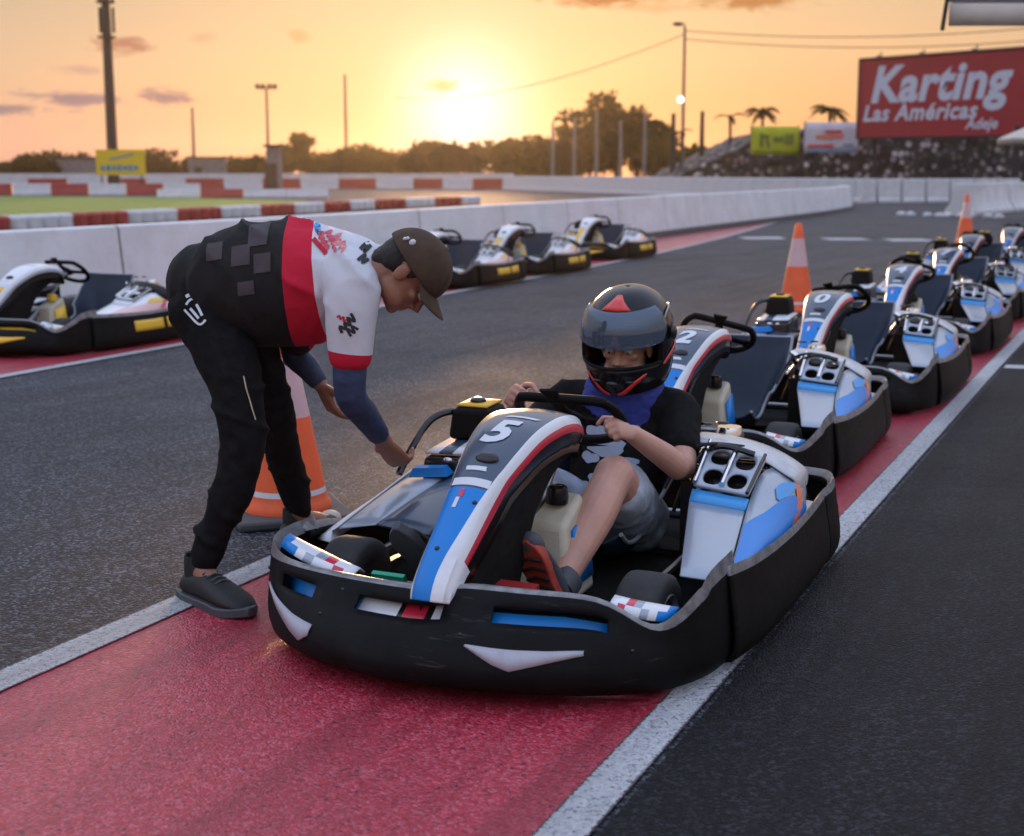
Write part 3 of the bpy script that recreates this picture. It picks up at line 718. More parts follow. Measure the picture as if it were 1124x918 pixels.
    bm = bmesh.new(); patch(bm, (-.475, .20, .5385), (-.365, .20, .5385), (-.365, .318, .5445), (-.475, .318, .5445), 4, 4, .006); solid(obj('air_box_lid', bm, M['yellow_body'] if S is BLUE else M['black_gloss'], ab), .006, 0)
    bm = bmesh.new(); ellipsoid(bm, (-.42, .25, .552), (.028, .028, .012)); obj('filter_cap', bm, M['black_gloss'], ab)
    bm = bmesh.new(); tube(bm, smooth_pts([(-.46, .30, .50), (-.50, .20, .515), (-.545, .14, .49), (-.565, .06, .42), (-.575, -.02, .34)], 6), .012, 8); obj('handle', bm, M['black_gloss'], K)
    bm = bmesh.new(); hexa(bm, [(-.54, -.02, .33), (-.40, -.02, .345), (-.40, .03, .35), (-.54, .03, .335), (-.53, -.01, .36), (-.42, -.01, .372), (-.42, .02, .375), (-.53, .02, .365)]); obj('pod_latch', bm, S['low'], lp_)
    return K
def add_number(nf, S, num):
    bm = text_bm(num, .155, .04, .18); map_text(bm, lambda x, y: nose_at(.575 + y, x - .008, .0035), .02)
    return obj('number', bm, M['white_print'], nf, smooth=False, recalc=False)
M['hood'] = mat('worn_hood', (.56, .56, .57), .26, var=.35, vscale=9, coat=.3, dirt=.25, col2=(.38, .42, .48))
M['sticker_grey'] = mat('grey_bumper_sticker', (.36, .36, .41), .45, dirt=.3)
BLUE = dict(main=M['dark_blue'], low=M['blue'], white=M['white_body'], red=M['red_body'], stripe=M['blue_light'], pod_front=M['silver_body'], silver=M['silver_body'], trim=M['orange_body'], hood=M['hood'], seat=M['seat'], piping=M['piping'], sticker=M['sticker_grey'], number='5')
M['pink_body'] = mat('pink_white_fairing', (.68, .42, .42), .35, coat=.3)
YEL = dict(main=M['white_body'], low=M['yellow_body'], white=M['white_body'], red=M['silver_body'], stripe=M['yellow_body'], pod_front=M['white_body'], silver=M['white_body'], trim=M['red_body'], hood=M['black_plastic'], seat=M['seat'], piping=M['piping'], sticker=M['yellow_body'], number='', side_panels=True, flank=M['pink_body'], cap=M['yellow_body'])
def renumber(k, num):
    for nf in k.children:
        if nf.name.startswith('nose_fairing'):
            for c in list(nf.children):
                if c.name.startswith('number'): bpy.data.objects.remove(c)
            if num: add_number(nf, BLUE, num)
row = [  # r, s, turn, number, label
    (-1.63, 3.97, 0, '5', 'blue go-kart with white number 5 nose and a helmeted driver, front of the row'),
    (-1.87, 6.38, .5, '2', 'empty blue go-kart with number 2 nose, right behind the driver in the dark helmet'),
    (-1.75, 8.55, 0, '0', 'empty blue go-kart with number 0 nose, third in the row, beside the nearer upright cone'),
    (-1.76, 11.25, 0, '4', 'empty blue go-kart with number 4 nose, fourth in the row'),
    (-1.78, 13.8, -1, '7', 'fifth go-kart of the row, directly in front of the farther small cone'),
    (-1.95, 16.9, -1, '', 'sixth go-kart of the row, next to last before the picture edge'),
    (-1.75, 19.4, -2, '', 'farthest blue go-kart at the back end of the row')]
k0 = make_kart(BLUE, row[0][4], 'blue go-karts queued in the red lane')
karts = []
for i, (r, s, a, num, lab) in enumerate(row):
    k = k0 if i == 0 else copy_tree(k0)
    k.location = LP(r, s); k.rotation_euler = (0, 0, -PSI + RAD(a)); k['label'] = lab
    if i:
        renumber(k, num)
        for ch in k.children:
            if ch.name.startswith('steering_wheel'): ch.rotation_mode = 'AXIS_ANGLE'; ch.rotation_axis_angle = (RAD((0, 24, -14, 35, -30, 8, 18)[i]), 0, .6, .8)
    karts.append(k)
y0_ = make_kart(YEL, 'white and yellow go-kart by the white wall at the left picture edge', 'yellow go-karts parked along the white wall')
renumber(y0_, '')
for i, (r, s, a, lab) in enumerate([(-7.70, 8.56, 0, None), (-7.75, 15.1, 0, 'yellow and black go-kart half hidden behind the bending man\'s cap'), (-7.80, 17.4, 0, 'white nosed yellow go-kart between the one at the cap and the farthest parked one'), (-8.05, 20.9, 0, 'farthest yellow and black go-kart parked at the far end along the white wall')]):
    k = y0_ if i == 0 else copy_tree(y0_)
    k.location = LP(r, s); k.rotation_euler = (0, 0, -PSI + RAD(a))
    if lab: k['label'] = lab
# ------------------------------------------------------------------ people
from mathutils.bvhtree import BVHTree
def etube(bm, pts, rad, ref=(0, 0, 1), seg=16, n=3, ends=True):
    """closed elliptical tube: rad = (across, along ref) per point"""
    P = [V(p) for p in pts]; rf = V(ref); R2 = [V((a, b_, 0)) for a, b_ in rad]
    P = smooth_pts(P, n); R2 = smooth_pts(R2, n); N = len(P); T = []
    for i in range(N): T.append((P[min(i + 1, N - 1)] - P[max(i - 1, 0)]).normalized())
    if ends:
        A = []; B = []
        for a in (80, 55, 28):
            A.append((P[0] - T[0] * min(R2[0].x, R2[0].y) * .8 * sin(RAD(a)), R2[0] * cos(RAD(a)), T[0])); B.append((P[-1] + T[-1] * min(R2[-1].x, R2[-1].y) * .8 * sin(RAD(a)), R2[-1] * cos(RAD(a)), T[-1]))
        Q = A + list(zip(P, R2, T)) + B[::-1]
    else: Q = list(zip(P, R2, T))
    rings = []
    for p, r, t in Q:
        w = rf - t * rf.dot(t); w = w.normalized() if w.length > .05 else t.orthogonal().normalized(); u = t.cross(w)
        rings.append([p + u * (r.x * cos(2 * pi * k / seg)) + w * (r.y * sin(2 * pi * k / seg)) for k in range(seg)])
    loft(bm, rings)
def fuse(name, bm, mats, parent, voxel=.007, sm=6, disp=None, smooth_f=.5):
    bmesh.ops.recalc_face_normals(bm, faces=bm.faces)
    me = bpy.data.meshes.new(name); bm.to_mesh(me); bm.free()
    o = bpy.data.objects.new(name, me); COL.objects.link(o)
    m = o.modifiers.new('r', 'REMESH'); m.mode = 'VOXEL'; m.voxel_size = voxel
    m2 = o.modifiers.new('s', 'SMOOTH'); m2.factor = smooth_f; m2.iterations = sm
    dg = bpy.context.evaluated_depsgraph_get(); dg.update()
    me2 = bpy.data.meshes.new_from_object(o.evaluated_get(dg)); me2.name = name
    bpy.data.objects.remove(o); bpy.data.meshes.remove(me)
    if disp:
        nv = [v.normal.copy() for v in me2.vertices]
        for v, n in zip(me2.vertices, nv): v.co += n * disp(v.co)
    me2.materials.clear()
    for x in (mats if isinstance(mats, (list, tuple)) else [mats]): me2.materials.append(x)
    me2.polygons.foreach_set('use_smooth', [True] * len(me2.polygons))
    return link(name, me2, parent)
def wrinkle(amp, freq, stretch=(1, 1, 1)):
    def f(p):
        q = V((p.x * stretch[0], p.y * stretch[1], p.z * stretch[2])) * freq
        a = mnoise.noise(q); b_ = 1 - abs(mnoise.noise(q * 1.9 + V((7, 3, 1)))) * 2
        return amp * (.6 * a + .5 * b_ - .25)
    return f
def crease(amp, d, freq, warp=2.2, sharp=3, seed=0):
    d = V(d).normalized()
    def f(p):
        w = mnoise.noise(p * 3.1 + V((seed, 0, 0))) * warp + mnoise.noise(p * 7.3 + V((0, seed, 0))) * warp * .35
        m = max(0, .35 + mnoise.noise(p * 4.3 + V((0, 0, seed + 3.3)))) 
        return amp * m * ((1 - abs(sin(p.dot(d) * freq + w))) ** sharp * 1.6 - .3)
    return f
def hand(bm, wrist, d, n, thumb=1, S=1.0, curls=(40, 45, 30), spread=.0, tcurl=35):
    w = V(wrist); d = V(d).normalized(); n = V(n); n = (n - d * n.dot(d)).normalized(); s = d.cross(n) * thumb
    etube(bm, [w - d * .025 * S, w, w + d * .03 * S, w + d * .07 * S, w + d * .088 * S], [(.026 * S, .019 * S), (.027 * S, .019 * S), (.036 * S, .019 * S), (.042 * S, .016 * S), (.041 * S, .014 * S)], n)
    for k, (off, L, base) in enumerate(((.031, .072, .088), (.0105, .080, .092), (-.0105, .074, .089), (-.030, .058, .082))):
        c = curls[k] if isinstance(curls[0], (list, tuple)) else curls
        p = w + d * base * S + s * off * S; dd = (d + s * spread * (1.5 - k) * .5).normalized(); pts = [p - dd * .02 * S, p]
        ax = dd.cross(n)
        for sl, an in zip((.45, .31, .24), c):
            dd = Matrix.Rotation(RAD(an), 3, ax) @ dd; p = p + dd * L * sl * S; pts.append(p)
        tube(bm, pts, [r * S for r in (.0098, .0100, .0092, .0084, .0074)], 10, round_end=True)
    p = w + d * .022 * S + s * .026 * S + n * .006 * S; pts = [p]; dd = (d * .72 + s * .62 + n * .35).normalized(); ax = dd.cross((n - s * .7).normalized())
    for L, an in ((.044, 0), (.034, tcurl * .5), (.026, tcurl)):
        dd = Matrix.Rotation(RAD(an), 3, ax) @ dd; p = p + dd * L * S; pts.append(p)
    tube(bm, pts, [r * S for r in (.0145, .0125, .0105, .0088)], 10, round_end=True)
def head(bm, c, u, f, S=1.0):
    c = V(c); u = V(u).normalized(); f = V(f); f = (f - u * f.dot(u)).normalized(); s = f.cross(u)
    Rm = Matrix((s, f, u)).transposed()
    P = lambda a, b_, z: c + (s * a + f * b_ + u * z) * S
    E = lambda a, b_, z, r, rot=None: ellipsoid(bm, P(a, b_, z), tuple(q * S for q in r), Rm @ rot if rot else Rm, 24, 16)
    E(0, -.012, .030, (.074, .096, .086)); E(0, .022, -.035, (.062, .070, .075)); E(0, .050, -.075, (.042, .040, .038)); E(0, .070, -.098, (.022, .020, .018))
    for q in (-1, 1):
        E(.045 * q, .030, -.070, (.022, .050, .030)); E(.036 * q, .068, -.018, (.024, .018, .016)); E(.028 * q, .080, .026, (.026, .013, .008))
        E(.077 * q, -.006, -.012, (.010, .020, .032), Matrix.Rotation(RAD(10), 3, 'X')); E(.013 * q, .094, -.040, (.010, .012, .009))
    tube(bm, [P(0, .086, .012), P(0, .098, -.012), P(0, .112, -.034), P(0, .092, -.046)], [.009 * S, .0105 * S, .0125 * S, .010 * S], 10, round_end=True)
    E(0, .086, -.064, (.022, .012, .0062)); E(0, .084, -.075, (.020, .012, .0065))
    etube(bm, [P(0, -.035, -.02), P(0, -.030, -.10), P(0, -.045, -.17)], [(.055 * S, .058 * S), (.054 * S, .056 * S), (.060 * S, .060 * S)], f)
    return P, Rm
def bvh_of(o):
    me = o.data; return BVHTree.FromPolygons([v.co for v in me.vertices], [tuple(p.vertices) for p in me.polygons])
def decal(name, target, org, ux, uy, rows, mats, lift=.0026, mi=None, parent=None):
    """cloth print: 2-D grid rows thrown along the view normal onto the cloth mesh"""
    b = bvh_of(target); ux, uy, org = V(ux), V(uy), V(org); nn = ux.cross(uy).normalized(); bm = bmesh.new(); rr = []
    for r in rows:
        row = []
        for x, y in r:
            o_ = org + ux * x + uy * y + nn * .5; h = b.ray_cast(o_, -nn)
            if h[0] is None: bm.free(); return None
            p = h[0] + h[1] * lift if h[0] is not None else org + ux * x + uy * y
            row.append(p)
        rr.append(row)
    grid(bm, rr, mi=mi)
    return obj(name, bm, mats, parent or target, recalc=False)
def quad(cx, cy, w, h, n=5, sk=0.0, ang=0):
    out = []
    for i in range(n + 1):
        row = []
        for j in range(n + 1):
            x = (j / n - .5) * w + sk * (i / n - .5) * h; y = (i / n - .5) * h
            row.append((cx + x * cos(ang) - y * sin(ang), cy + x * sin(ang) + y * cos(ang)))
        out.append(row)
    return out
def blob(cx, cy, w, h, seed=0, n=18, rings=4):
    r = random.Random(seed); ph = [r.uniform(0, 6.28) for _ in range(3)]; out = []
    for i in range(rings + 1):
        k = max(.02, i / rings); row = []
        for j in range(n + 1):
            a = 2 * pi * j / n; q = 1 + .16 * sin(2 * a + ph[0]) + .12 * sin(3 * a + ph[1]) + .08 * sin(5 * a + ph[2])
            row.append((cx + cos(a) * w / 2 * q * k, cy + sin(a) * h / 2 * q * k))
        out.append(row)
    return out
def eye(parent, P, Rm, q, S, iris=(.05, .025, .012)):
    bm = bmesh.new(); c = P(.031 * q, .083, .000)
    ellipsoid(bm, c, (.0150 * S, .0130 * S, .0105 * S), Rm, 14, 10, 0); ellipsoid(bm, P(.031 * q, .0915, -.001), (.0066 * S, .0046 * S, .0066 * S), Rm, 12, 8, 1)
    obj('eye', bm, [M['eye_white'], M['eye_dark']], parent)
M['eye_white'] = mat('eye_white', (.55, .53, .50), .25); M['eye_dark'] = mat('eye_dark', (.02, .012, .008), .15)
M['hair'] = mat('dark_hair', (.010, .008, .007), .6, bump=.6, bscale=500)
M['navy_cloth'] = mat('navy_sleeve_cloth', (.022, .038, .095), .7, var=.2, vscale=20, bump=.2, bscale=350)
M['cap_cloth'] = mat('brown_cap_cloth', (.062, .036, .021), .85, var=.2, vscale=20, bump=.4, bscale=420)
M['shoe_black'] = mat('black_shoe', (.012, .012, .013), .65, var=.2, vscale=40, bump=.3, bscale=250)
M['shoe_sole'] = mat('grey_shoe_sole', (.055, .062, .075), .6, dirt=.2)
M['sole_pale'] = mat('pale_shoe_toe', (.55, .48, .40), .6, dirt=.2)
M['grey_cloth'] = mat('grey_shorts_cloth', (.40, .45, .55), .85, var=.25, vscale=14, bump=.35, bscale=280)
M['blue_cloth'] = mat('blue_scarf_cloth', (.03, .05, .30), .85, var=.2, vscale=20, bump=.3, bscale=250)
M['red_shoe'] = mat('red_shoe_cloth', (.42, .045, .03), .65, var=.3, vscale=30, bump=.3, bscale=200)
M['red_cloth'] = mat('red_band_cloth', (.52, .01, .035), .8, var=.1, bump=.3, bscale=300)
M['check_grey'] = mat('grey_check_print', (.055, .045, .05), .85, bump=.2, bscale=300)
M['print_dark'] = mat('dark_print', (.02, .02, .025), .8)
M['print_blue'] = mat('pale_blue_print', (.36, .43, .55), .8, bump=.2, bscale=300)

def polo_mat():
    m = bpy.data.materials.new('polo_cloth'); m.use_nodes = True; T = NT(m.node_tree); b = T.n['Principled BSDF']; b.inputs['Roughness'].default_value = .85; b.inputs['Specular IOR Level'].default_value = .25
    tc = T.new('ShaderNodeTexCoord').outputs['Object']; sp = T.new('ShaderNodeSeparateXYZ'); T.l.new(tc, sp.inputs[0]); x, y, z = sp.outputs
    q = T.m('ADD', x, T.m('MULTIPLY', z, .045))
    n = T.noise(tc, 22, 4, .6)
    blk = T.mix(n, (.010, .010, .011), (.019, .017, .018)); wht = T.mix(n, (.62, .63, .68), (.54, .56, .62)); red = (.52, .012, .04)
    edge2 = T.m('ADD', .318, T.m('MULTIPLY', T.m('SUBTRACT', 1.16, z), .10))        # end of the red band widens downwards
    c = T.mix(T.m('GREATER_THAN', q, .285), blk, red); c = T.mix(T.m('GREATER_THAN', x, edge2), c, wht)
    hem = T.m('MULTIPLY', T.m('LESS_THAN', T.m('ADD', z, T.m('MULTIPLY', x, .12)), .835), T.m('GREATER_THAN', x, .33))
    c = T.mix(hem, c, red)
    T.l.new(c, b.inputs['Base Color'])
    bn = T.new('ShaderNodeBump'); bn.inputs['Strength'].default_value = .3; bn.inputs['Distance'].default_value = .003
    T.l.new(T.noise(tc, 320, 3, .6), bn.inputs['Height']); T.l.new(bn.outputs[0], b.inputs['Normal']); return m

def shoe(parent, heel, toe, width=.09, up=(0, 0, 1), mats=None, name='shoe', h=.085, collar=.10, slope=.5):
    hl, te, u = V(heel), V(toe), V(up); d = (te - hl); L = d.length; d = d.normalized(); u = (u - d * u.dot(d)).normalized(); s = d.cross(u); w = width / 2
    prof = [(-.01, .60, .022, .60), (.03, .80, .024, .92), (.09, .82, .024, 1.0), (.16, .86, .022, .86), (.21, 1.0, .022, .70), (.255, .94, .022, .60), (.285, .66, .024, .46), (.302, .30, .026, .26)]
    k_ = L / .30; bm = bmesh.new()
    rows = []
    for a, ww, z0, hh in prof:
        ring = []
        for j in range(20):
            t = 2 * pi * j / 20; cx = cos(t); sy = sin(t)
            x = w * ww * math.copysign(abs(cx) ** .7, cx); z = z0 + (h * hh - z0) * (.5 + .5 * math.copysign(abs(sy) ** .8, sy))
            ring.append(hl + d * a * k_ + s * x * (1 - .25 * max(0, sy)) + u * z)
        rows.append(ring)
    loft(bm, rows)
    o = subs(obj(name, bm, mats[0], parent), 1)
    bm = bmesh.new(); rows = []
    for a, ww, z0, hh in [(-.018, .55, 0, 0)] + prof + [(.312, .2, 0, 0)]:
        wv = w * ww * 1.06; lift = .012 * max(0, (a - .22) / .09)
        rows.append([hl + d * a * k_ + s * q * wv + u * (z + lift) for q, z in ((-1, .0), (-1, .028), (0, .03), (1, .028), (1, 0))])
    loft(bm, rows); bev(obj('sole', bm, mats[1], o), .004, 2)
    bm = bmesh.new(); c = hl + d * .055 * k_
    lathe_r = []
    for q, (r_, z) in enumerate(((.042, h * .7), (.043, h * .95), (.041, collar), (.036, collar - .004), (.033, h * .8))):
        lathe_r.append([c + d * (cos(2 * pi * j / 18) * r_ * 1.15) + s * (sin(2 * pi * j / 18) * r_ * .95) + u * z for j in range(18)])
    loft(bm, lathe_r, False); obj('collar', bm, mats[0], o)
    if mats[1] is M['red_shoe']:
        bm = bmesh.new()
        for a in (.04, .08, .12, .16, .20, .24): tube(bm, [hl + d * a * k_ - s * w * .85 + u * .0, hl + d * (a + .012) * k_ - u * .002, hl + d * a * k_ + s * w * .85], .0055, 6)
        obj('sole_tread', bm, M['shoe_black'], o)
    if len(mats) > 2:
        bm = bmesh.new(); c = hl + d * .275 * k_ + u * .036; Rm = Matrix((s, d, u)).transposed(); ellipsoid(bm, c, (w * .82, .042, .030), Rm, 16, 10); obj('toe_cap', bm, mats[2], o)
    bm = bmesh.new()
    for a in (.115, .135, .155, .175):
        tube(bm, [hl + d * a * k_ + s * (-w * .45) + u * (h * .93 - (a - .11) * .28), hl + d * a * k_ + u * (h * 1.0 - (a - .11) * .28), hl + d * a * k_ + s * (w * .45) + u * (h * .93 - (a - .11) * .28)], .0035, 6)
    obj('laces', bm, M['shoe_sole'], o)
    return o

# ---- the bending man. Local origin on the ground below him at (-0.92, 4.45)
MO = V((-.92, 4.45, 0))
def build_mechanic():
    A = empty('person', MO, label='man in black trousers and brown cap bending over the front go-kart', cat='person')
    L = lambda x, y, z: V((x, y, z)) - MO
    u, f = V((.89, -.03, .45)), V((.45, -.05, -.89)); hc = L(-.305, 4.25, 1.012)
    # near arm (his right) and far arm
    ns, ne, nw = L(-.470, 4.17, .985), L(-.478, 4.155, .655), L(-.398, 4.345, .475)
    fs, fe, fw = L(-.56, 4.55, .97), L(-.735, 4.74, .72), L(-.642, 4.72, .60)
    nh, nk, na = L(-.945, 4.38, .90), L(-.818, 4.235, .50), L(-.945, 4.205, .10)
    fh, fk, fa = L(-.885, 4.56, .88), L(-.800, 4.74, .45), L(-.752, 4.935, .085)
    bm = bmesh.new(); P, Rm = head(bm, hc, u, f)
    etube(bm, [L(-.93, 4.47, .93), L(-.75, 4.44, .96), L(-.56, 4.37, .99), L(-.44, 4.31, 1.01)], [(.11, .10), (.12, .11), (.13, .10), (.08, .06)])
    etube(bm, [L(-.46, 4.31, 1.02), L(-.36, 4.27, 1.025)], [(.055, .055), (.052, .055)])
    etube(bm, [ns, ns.lerp(ne, .5), ne, ne.lerp(nw, .4), nw], [(.05, .05), (.046, .046), (.040, .040), (.040, .038), (.026, .028)], (1, 0, 0))
    etube(bm, [fs, fe, fe.lerp(fw, .5), fw], [(.05, .05), (.042, .042), (.036, .036), (.026, .028)], (0, 1, 0))
    etube(bm, [nh, nk, nk.lerp(na, .4), na], [(.060, .062), (.042, .044), (.040, .042), (.032, .034)], (1, 0, 0)); etube(bm, [fh, fk, fk.lerp(fa, .4), fa], [(.060, .062), (.042, .044), (.040, .042), (.032, .034)], (1, 0, 0))
    tube(bm, [na, na + V((.05, -.05, -.05))], [.036, .035], 12, round_end=True); tube(bm, [fa, fa + V((.05, .08, -.03))], [.036, .035], 12, round_end=True)
    hand(bm, nw, (.45, .62, -.80), (.55, .55, .25) if False else (.25, .75, .45), -1, 1.08, ((18, 30, 25), (24, 36, 28), (30, 42, 30), (36, 46, 32)), 0, 30)
    hand(bm, fw, (.42, -.10, -.90), (.75, .45, .25), 1, 1.0, ((18, 26, 20), (24, 30, 22), (30, 34, 24), (34, 36, 24)), .25, 25)
    body = fuse('body', bm, M['skin_tan'], A, .0042, 4)
    for q in (-1, 1): eye(body, P, Rm, q, 1)
    bm = bmesh.new()
    for q in (-1, 1): tube(bm, [P(.016 * q, .093, .021), P(.032 * q, .091, .026), P(.048 * q, .080, .022)], [.004, .0048, .003], 8, round_end=True)
    obj('eyebrows', bm, M['hair'], body)
    # hair at the back and side below the cap
    bm = bmesh.new(); Ei = lambda a, b_, z, r: ellipsoid(bm, P(a, b_, z), r, Rm, 20, 12)
    Ei(0, -.050, -.005, (.072, .062, .075)); Ei(0, -.020, .035, (.0785, .088, .070)); Ei(.0, -.070, -.045, (.052, .035, .045))
    for q in (-1, 1): Ei(.070 * q, .016, .016, (.008, .009, .028))
    fuse('hair', bm, M['hair'], body, .006, 4, wrinkle(.003, 60))
    # cap
    Sx = lambda a, b_, z: P(a, b_, z)
    rows = []
    for i in range(11):
        la = RAD(-6 + 96 * i / 10)
        row = []
        for j in range(40):
            lo = 2 * pi * j / 40; cb = cos(la); tilt = -.018 * (-cos(lo))
            row.append(Sx(.0875 * cb * sin(lo), -.008 + .113 * cb * cos(lo), .026 + .100 * sin(la) + (.012 * cos(lo)) * (1 - i / 10)))
        rows.append(row)
    bm = bmesh.new(); vs = grid(bm, rows, True); cp = subs(solid(obj('cap', bm, M['cap_cloth'], A, angle=80), .004, 1), 1)
    bm = bmesh.new(); rr = []
    for i in range(7):
        k = i / 6; row = []
        for j in range(15):
            a = RAD(-62 + 124 * j / 14); rad = 1 + .0 * k
            x0, y0 = .0875 * sin(a), -.008 + .113 * cos(a)
            ext = .072 * cos(a * .95) ** .8 * k
            row.append(Sx(x0 * (1 + .10 * k), y0 + ext, .034 - .012 * k - (abs(sin(a)) ** 2) * (.018 + .012 * k)))
        rr.append(row)
    grid(bm, rr); subs(solid(obj('bill', bm, M['cap_cloth'], cp, angle=80), .005, 0), 1)
    bm = bmesh.new()
    for a in range(6):
        lo = a * pi / 3 + .5; tube(bm, [Sx(.0895 * cos(la) * sin(lo), -.008 + .115 * cos(la) * cos(lo), .027 + .1015 * sin(la) + .012 * cos(lo) * (1 - la / 1.57)) for la in [RAD(2 + 84 * t / 12) for t in range(13)]], .0011, 5)
    obj('cap_seams', bm, M['black_cloth'], cp)
    bm = bmesh.new(); ellipsoid(bm, Sx(0, -.008, .127), (.009, .009, .006)); obj('cap_button', bm, M['cap_cloth'], cp)
    bm = bmesh.new()
    for a, z, r in ((.1, .055, .009), (-.25, .048, .005), (-.33, .040, .005)): ellipsoid(bm, Sx(.074, -.008 + .10 * sin(-.9 + a) * .85, z), (.004, r, r * 1.2), Rm, 10, 6)
    obj('cap_emblem', bm, M['white_print'], cp)
    # polo shirt: torso and near sleeve in one cloth, far sleeve
    bm = bmesh.new()
    sec = [(-.975, 4.50, .955, .150, .135), (-.93, 4.49, .950, .185, .165), (-.85, 4.47, .952, .185, .192), (-.745, 4.44, .960, .190, .198), (-.64, 4.41, .965, .192, .196), (-.545, 4.37, .985, .195, .165), (-.465, 4.335, 1.005, .150, .118), (-.415, 4.31, 1.015, .085, .078)]
    etube(bm, [L(x, y, z) for x, y, z, _, _ in sec], [(a, b_) for *_, a, b_ in sec], (0, 0, 1), 28)
    etube(bm, [L(-.50, 4.24, 1.01), L(-.470, 4.175, .96), L(-.472, 4.155, .86), L(-.475, 4.15, .765)], [(.085, .085), (.078, .084), (.068, .074), (.062, .066)], (1, 0, 0))
    etube(bm, [L(-.57, 4.50, .97), L(-.66, 4.63, .85), L(-.72, 4.70, .76)], [(.085, .085), (.075, .075), (.068, .068)], (0, 1, 0))
    w1 = wrinkle(.012, 7, (1.3, 1, .8)); w2 = wrinkle(.005, 22)
    w6 = crease(.016, (1, .3, .55), 20, 2.4, 3, 9)
    polo = fuse('polo_shirt', bm, polo_mat(), A, .009, 8, lambda p: (w1(p) * .7 + w6(p)) * max(0, min(1, (p.z - .74) / .12)))
    bm = bmesh.new(); etube(bm, [L(-.445, 4.325, 1.01), L(-.425, 4.315, 1.017), L(-.395, 4.30, 1.02)], [(.075, .075), (.068, .066), (.062, .060)], (0, 0, 1), 20); fuse('collar', bm, M['white_print'], polo, .006, 3)
    # prints on the shirt (thrown from the near side)
    X, Z = (1, 0, 0), (0, 0, 1)
    for k, (px, pz, w, h) in enumerate(((.155, .135, .062, .062), (.105, .075, .060, .058), (.175, .055, .055, .056), (.02, .085, .05, .05), (.125, -.02, .05, .04))):
        decal('shirt_check', polo, (0, 0, 1.0), X, Z, quad(px, pz - .02, w, h, 10, .1, .15), M['check_grey'])
    def stroke(pts, w):
        P2 = smooth_pts([(a, b_, 0) for a, b_ in pts], 4); rr = [[], []]
        for i, p in enumerate(P2):
            d = (P2[min(i + 1, len(P2) - 1)] - P2[max(i - 1, 0)]).normalized(); rr[0].append((p.x - d.y * w, p.y + d.x * w)); rr[1].append((p.x + d.y * w, p.y - d.x * w))
        return rr
    def scrib(x0, z0, n, w, h, ang, seed):
        r = random.Random(seed); pts = []
        for i in range(n): pts.append((i / n * w, (h if i % 2 else 0) * r.uniform(.5, 1.1)))
        return [(x0 + a * cos(ang) - b_ * sin(ang), z0 + a * sin(ang) + b_ * cos(ang)) for a, b_ in pts]
    for k, (x0, z0, n, w, h, ang, th, m) in enumerate(((.338, .118, 9, .062, .020, -.95, .0040, 'red_body'), (.362, .122, 11, .070, .018, -.9, .0034, 'red_body'), (.388, .112, 9, .060, .016, -.85, .0032, 'red_body'), (.322, .140, 6, .026, .014, -.6, .005, 'blue_light'), (.330, .128, 5, .03, .012, -.6, .004, 'navy_cloth'),
        (.468, .075, 4, .03, .020, -.4, .006, 'print_dark'), (.470, .048, 4, .03, .016, -.4, .005, 'print_dark'), (.430, -.155, 8, .065, .030, .75, .0042, 'print_dark'), (.455, -.165, 5, .035, .022, .75, .0035, 'print_dark'), (.415, -.110, 6, .034, .010, -.5, .0028, 'red_cloth'))):
        decal('shirt_print', polo, (0, 0, 1.0), X, Z, stroke(scrib(x0, z0, n, w, h, ang, k), th), M[m])
    decal('shirt_print', polo, (0, 0, 1.0), X, Z, quad(.350, .085, .062, .014, 5, 0, -.75), M['red_cloth'])
    # arm sleeves
    bm = bmesh.new(); etube(bm, [ns + V((0, 0, -.12)), ns.lerp(ne, .6), ne, ne.lerp(nw, .35), nw.lerp(ne, .18)], [(.054, .056), (.052, .054), (.047, .048), (.046, .044), (.034, .036)], (1, 0, 0)); fuse('arm_sleeve', bm, M['navy_cloth'], A, .006, 5, wrinkle(.002, 30, (1, 1, 2)))
    bm = bmesh.new(); etube(bm, [fs.lerp(fe, .45), fe, fe.lerp(fw, .5), fw.lerp(fe, .12)], [(.052, .052), (.047, .047), (.042, .042), (.034, .036)], (0, 1, 0)); fuse('arm_sleeve', bm, M['navy_cloth'], A, .006, 5, wrinkle(.002, 30))
    # trousers
    bm = bmesh.new()
    etube(bm, [L(-.975, 4.50, .90), L(-.945, 4.49, .905), L(-.90, 4.48, .93), L(-.82, 4.46, .94)], [(.145, .105), (.175, .145), (.175, .155), (.16, .14)], (0, 0, 1), 24)
    etube(bm, [L(-.965, 4.42, .89), L(-.880, 4.34, .76), L(-.832, 4.27, .63), L(-.818, 4.235, .50), L(-.846, 4.225, .36), L(-.900, 4.215, .24), L(-.940, 4.21, .135)], [(.112, .118), (.098, .102), (.084, .086), (.071, .078), (.064, .070), (.058, .060), (.053, .055)], (1, 0, 0), 20)
    etube(bm, [L(-.925, 4.56, .88), L(-.86, 4.63, .74), L(-.815, 4.71, .57), L(-.798, 4.745, .45), L(-.778, 4.82, .30), L(-.756, 4.90, .16), L(-.752, 4.925, .125)], [(.114, .114), (.100, .098), (.080, .080), (.070, .074), (.062, .066), (.055, .058), (.052, .052)], (1, 0, 0), 20)
    w3 = wrinkle(.010, 5.5, (1.1, 1, 1.6)); w4 = crease(.014, (.35, .2, 1), 26, 2.6, 3, 4)
    tr = fuse('trousers', bm, M['black_cloth'], A, .009, 6, lambda p: w3(p) + w4(p) - .006)
    arc = [(.030 * cos(RAD(a)) , .030 * sin(RAD(a))) for a in (10, 40, 70, 100, 130, 160)]
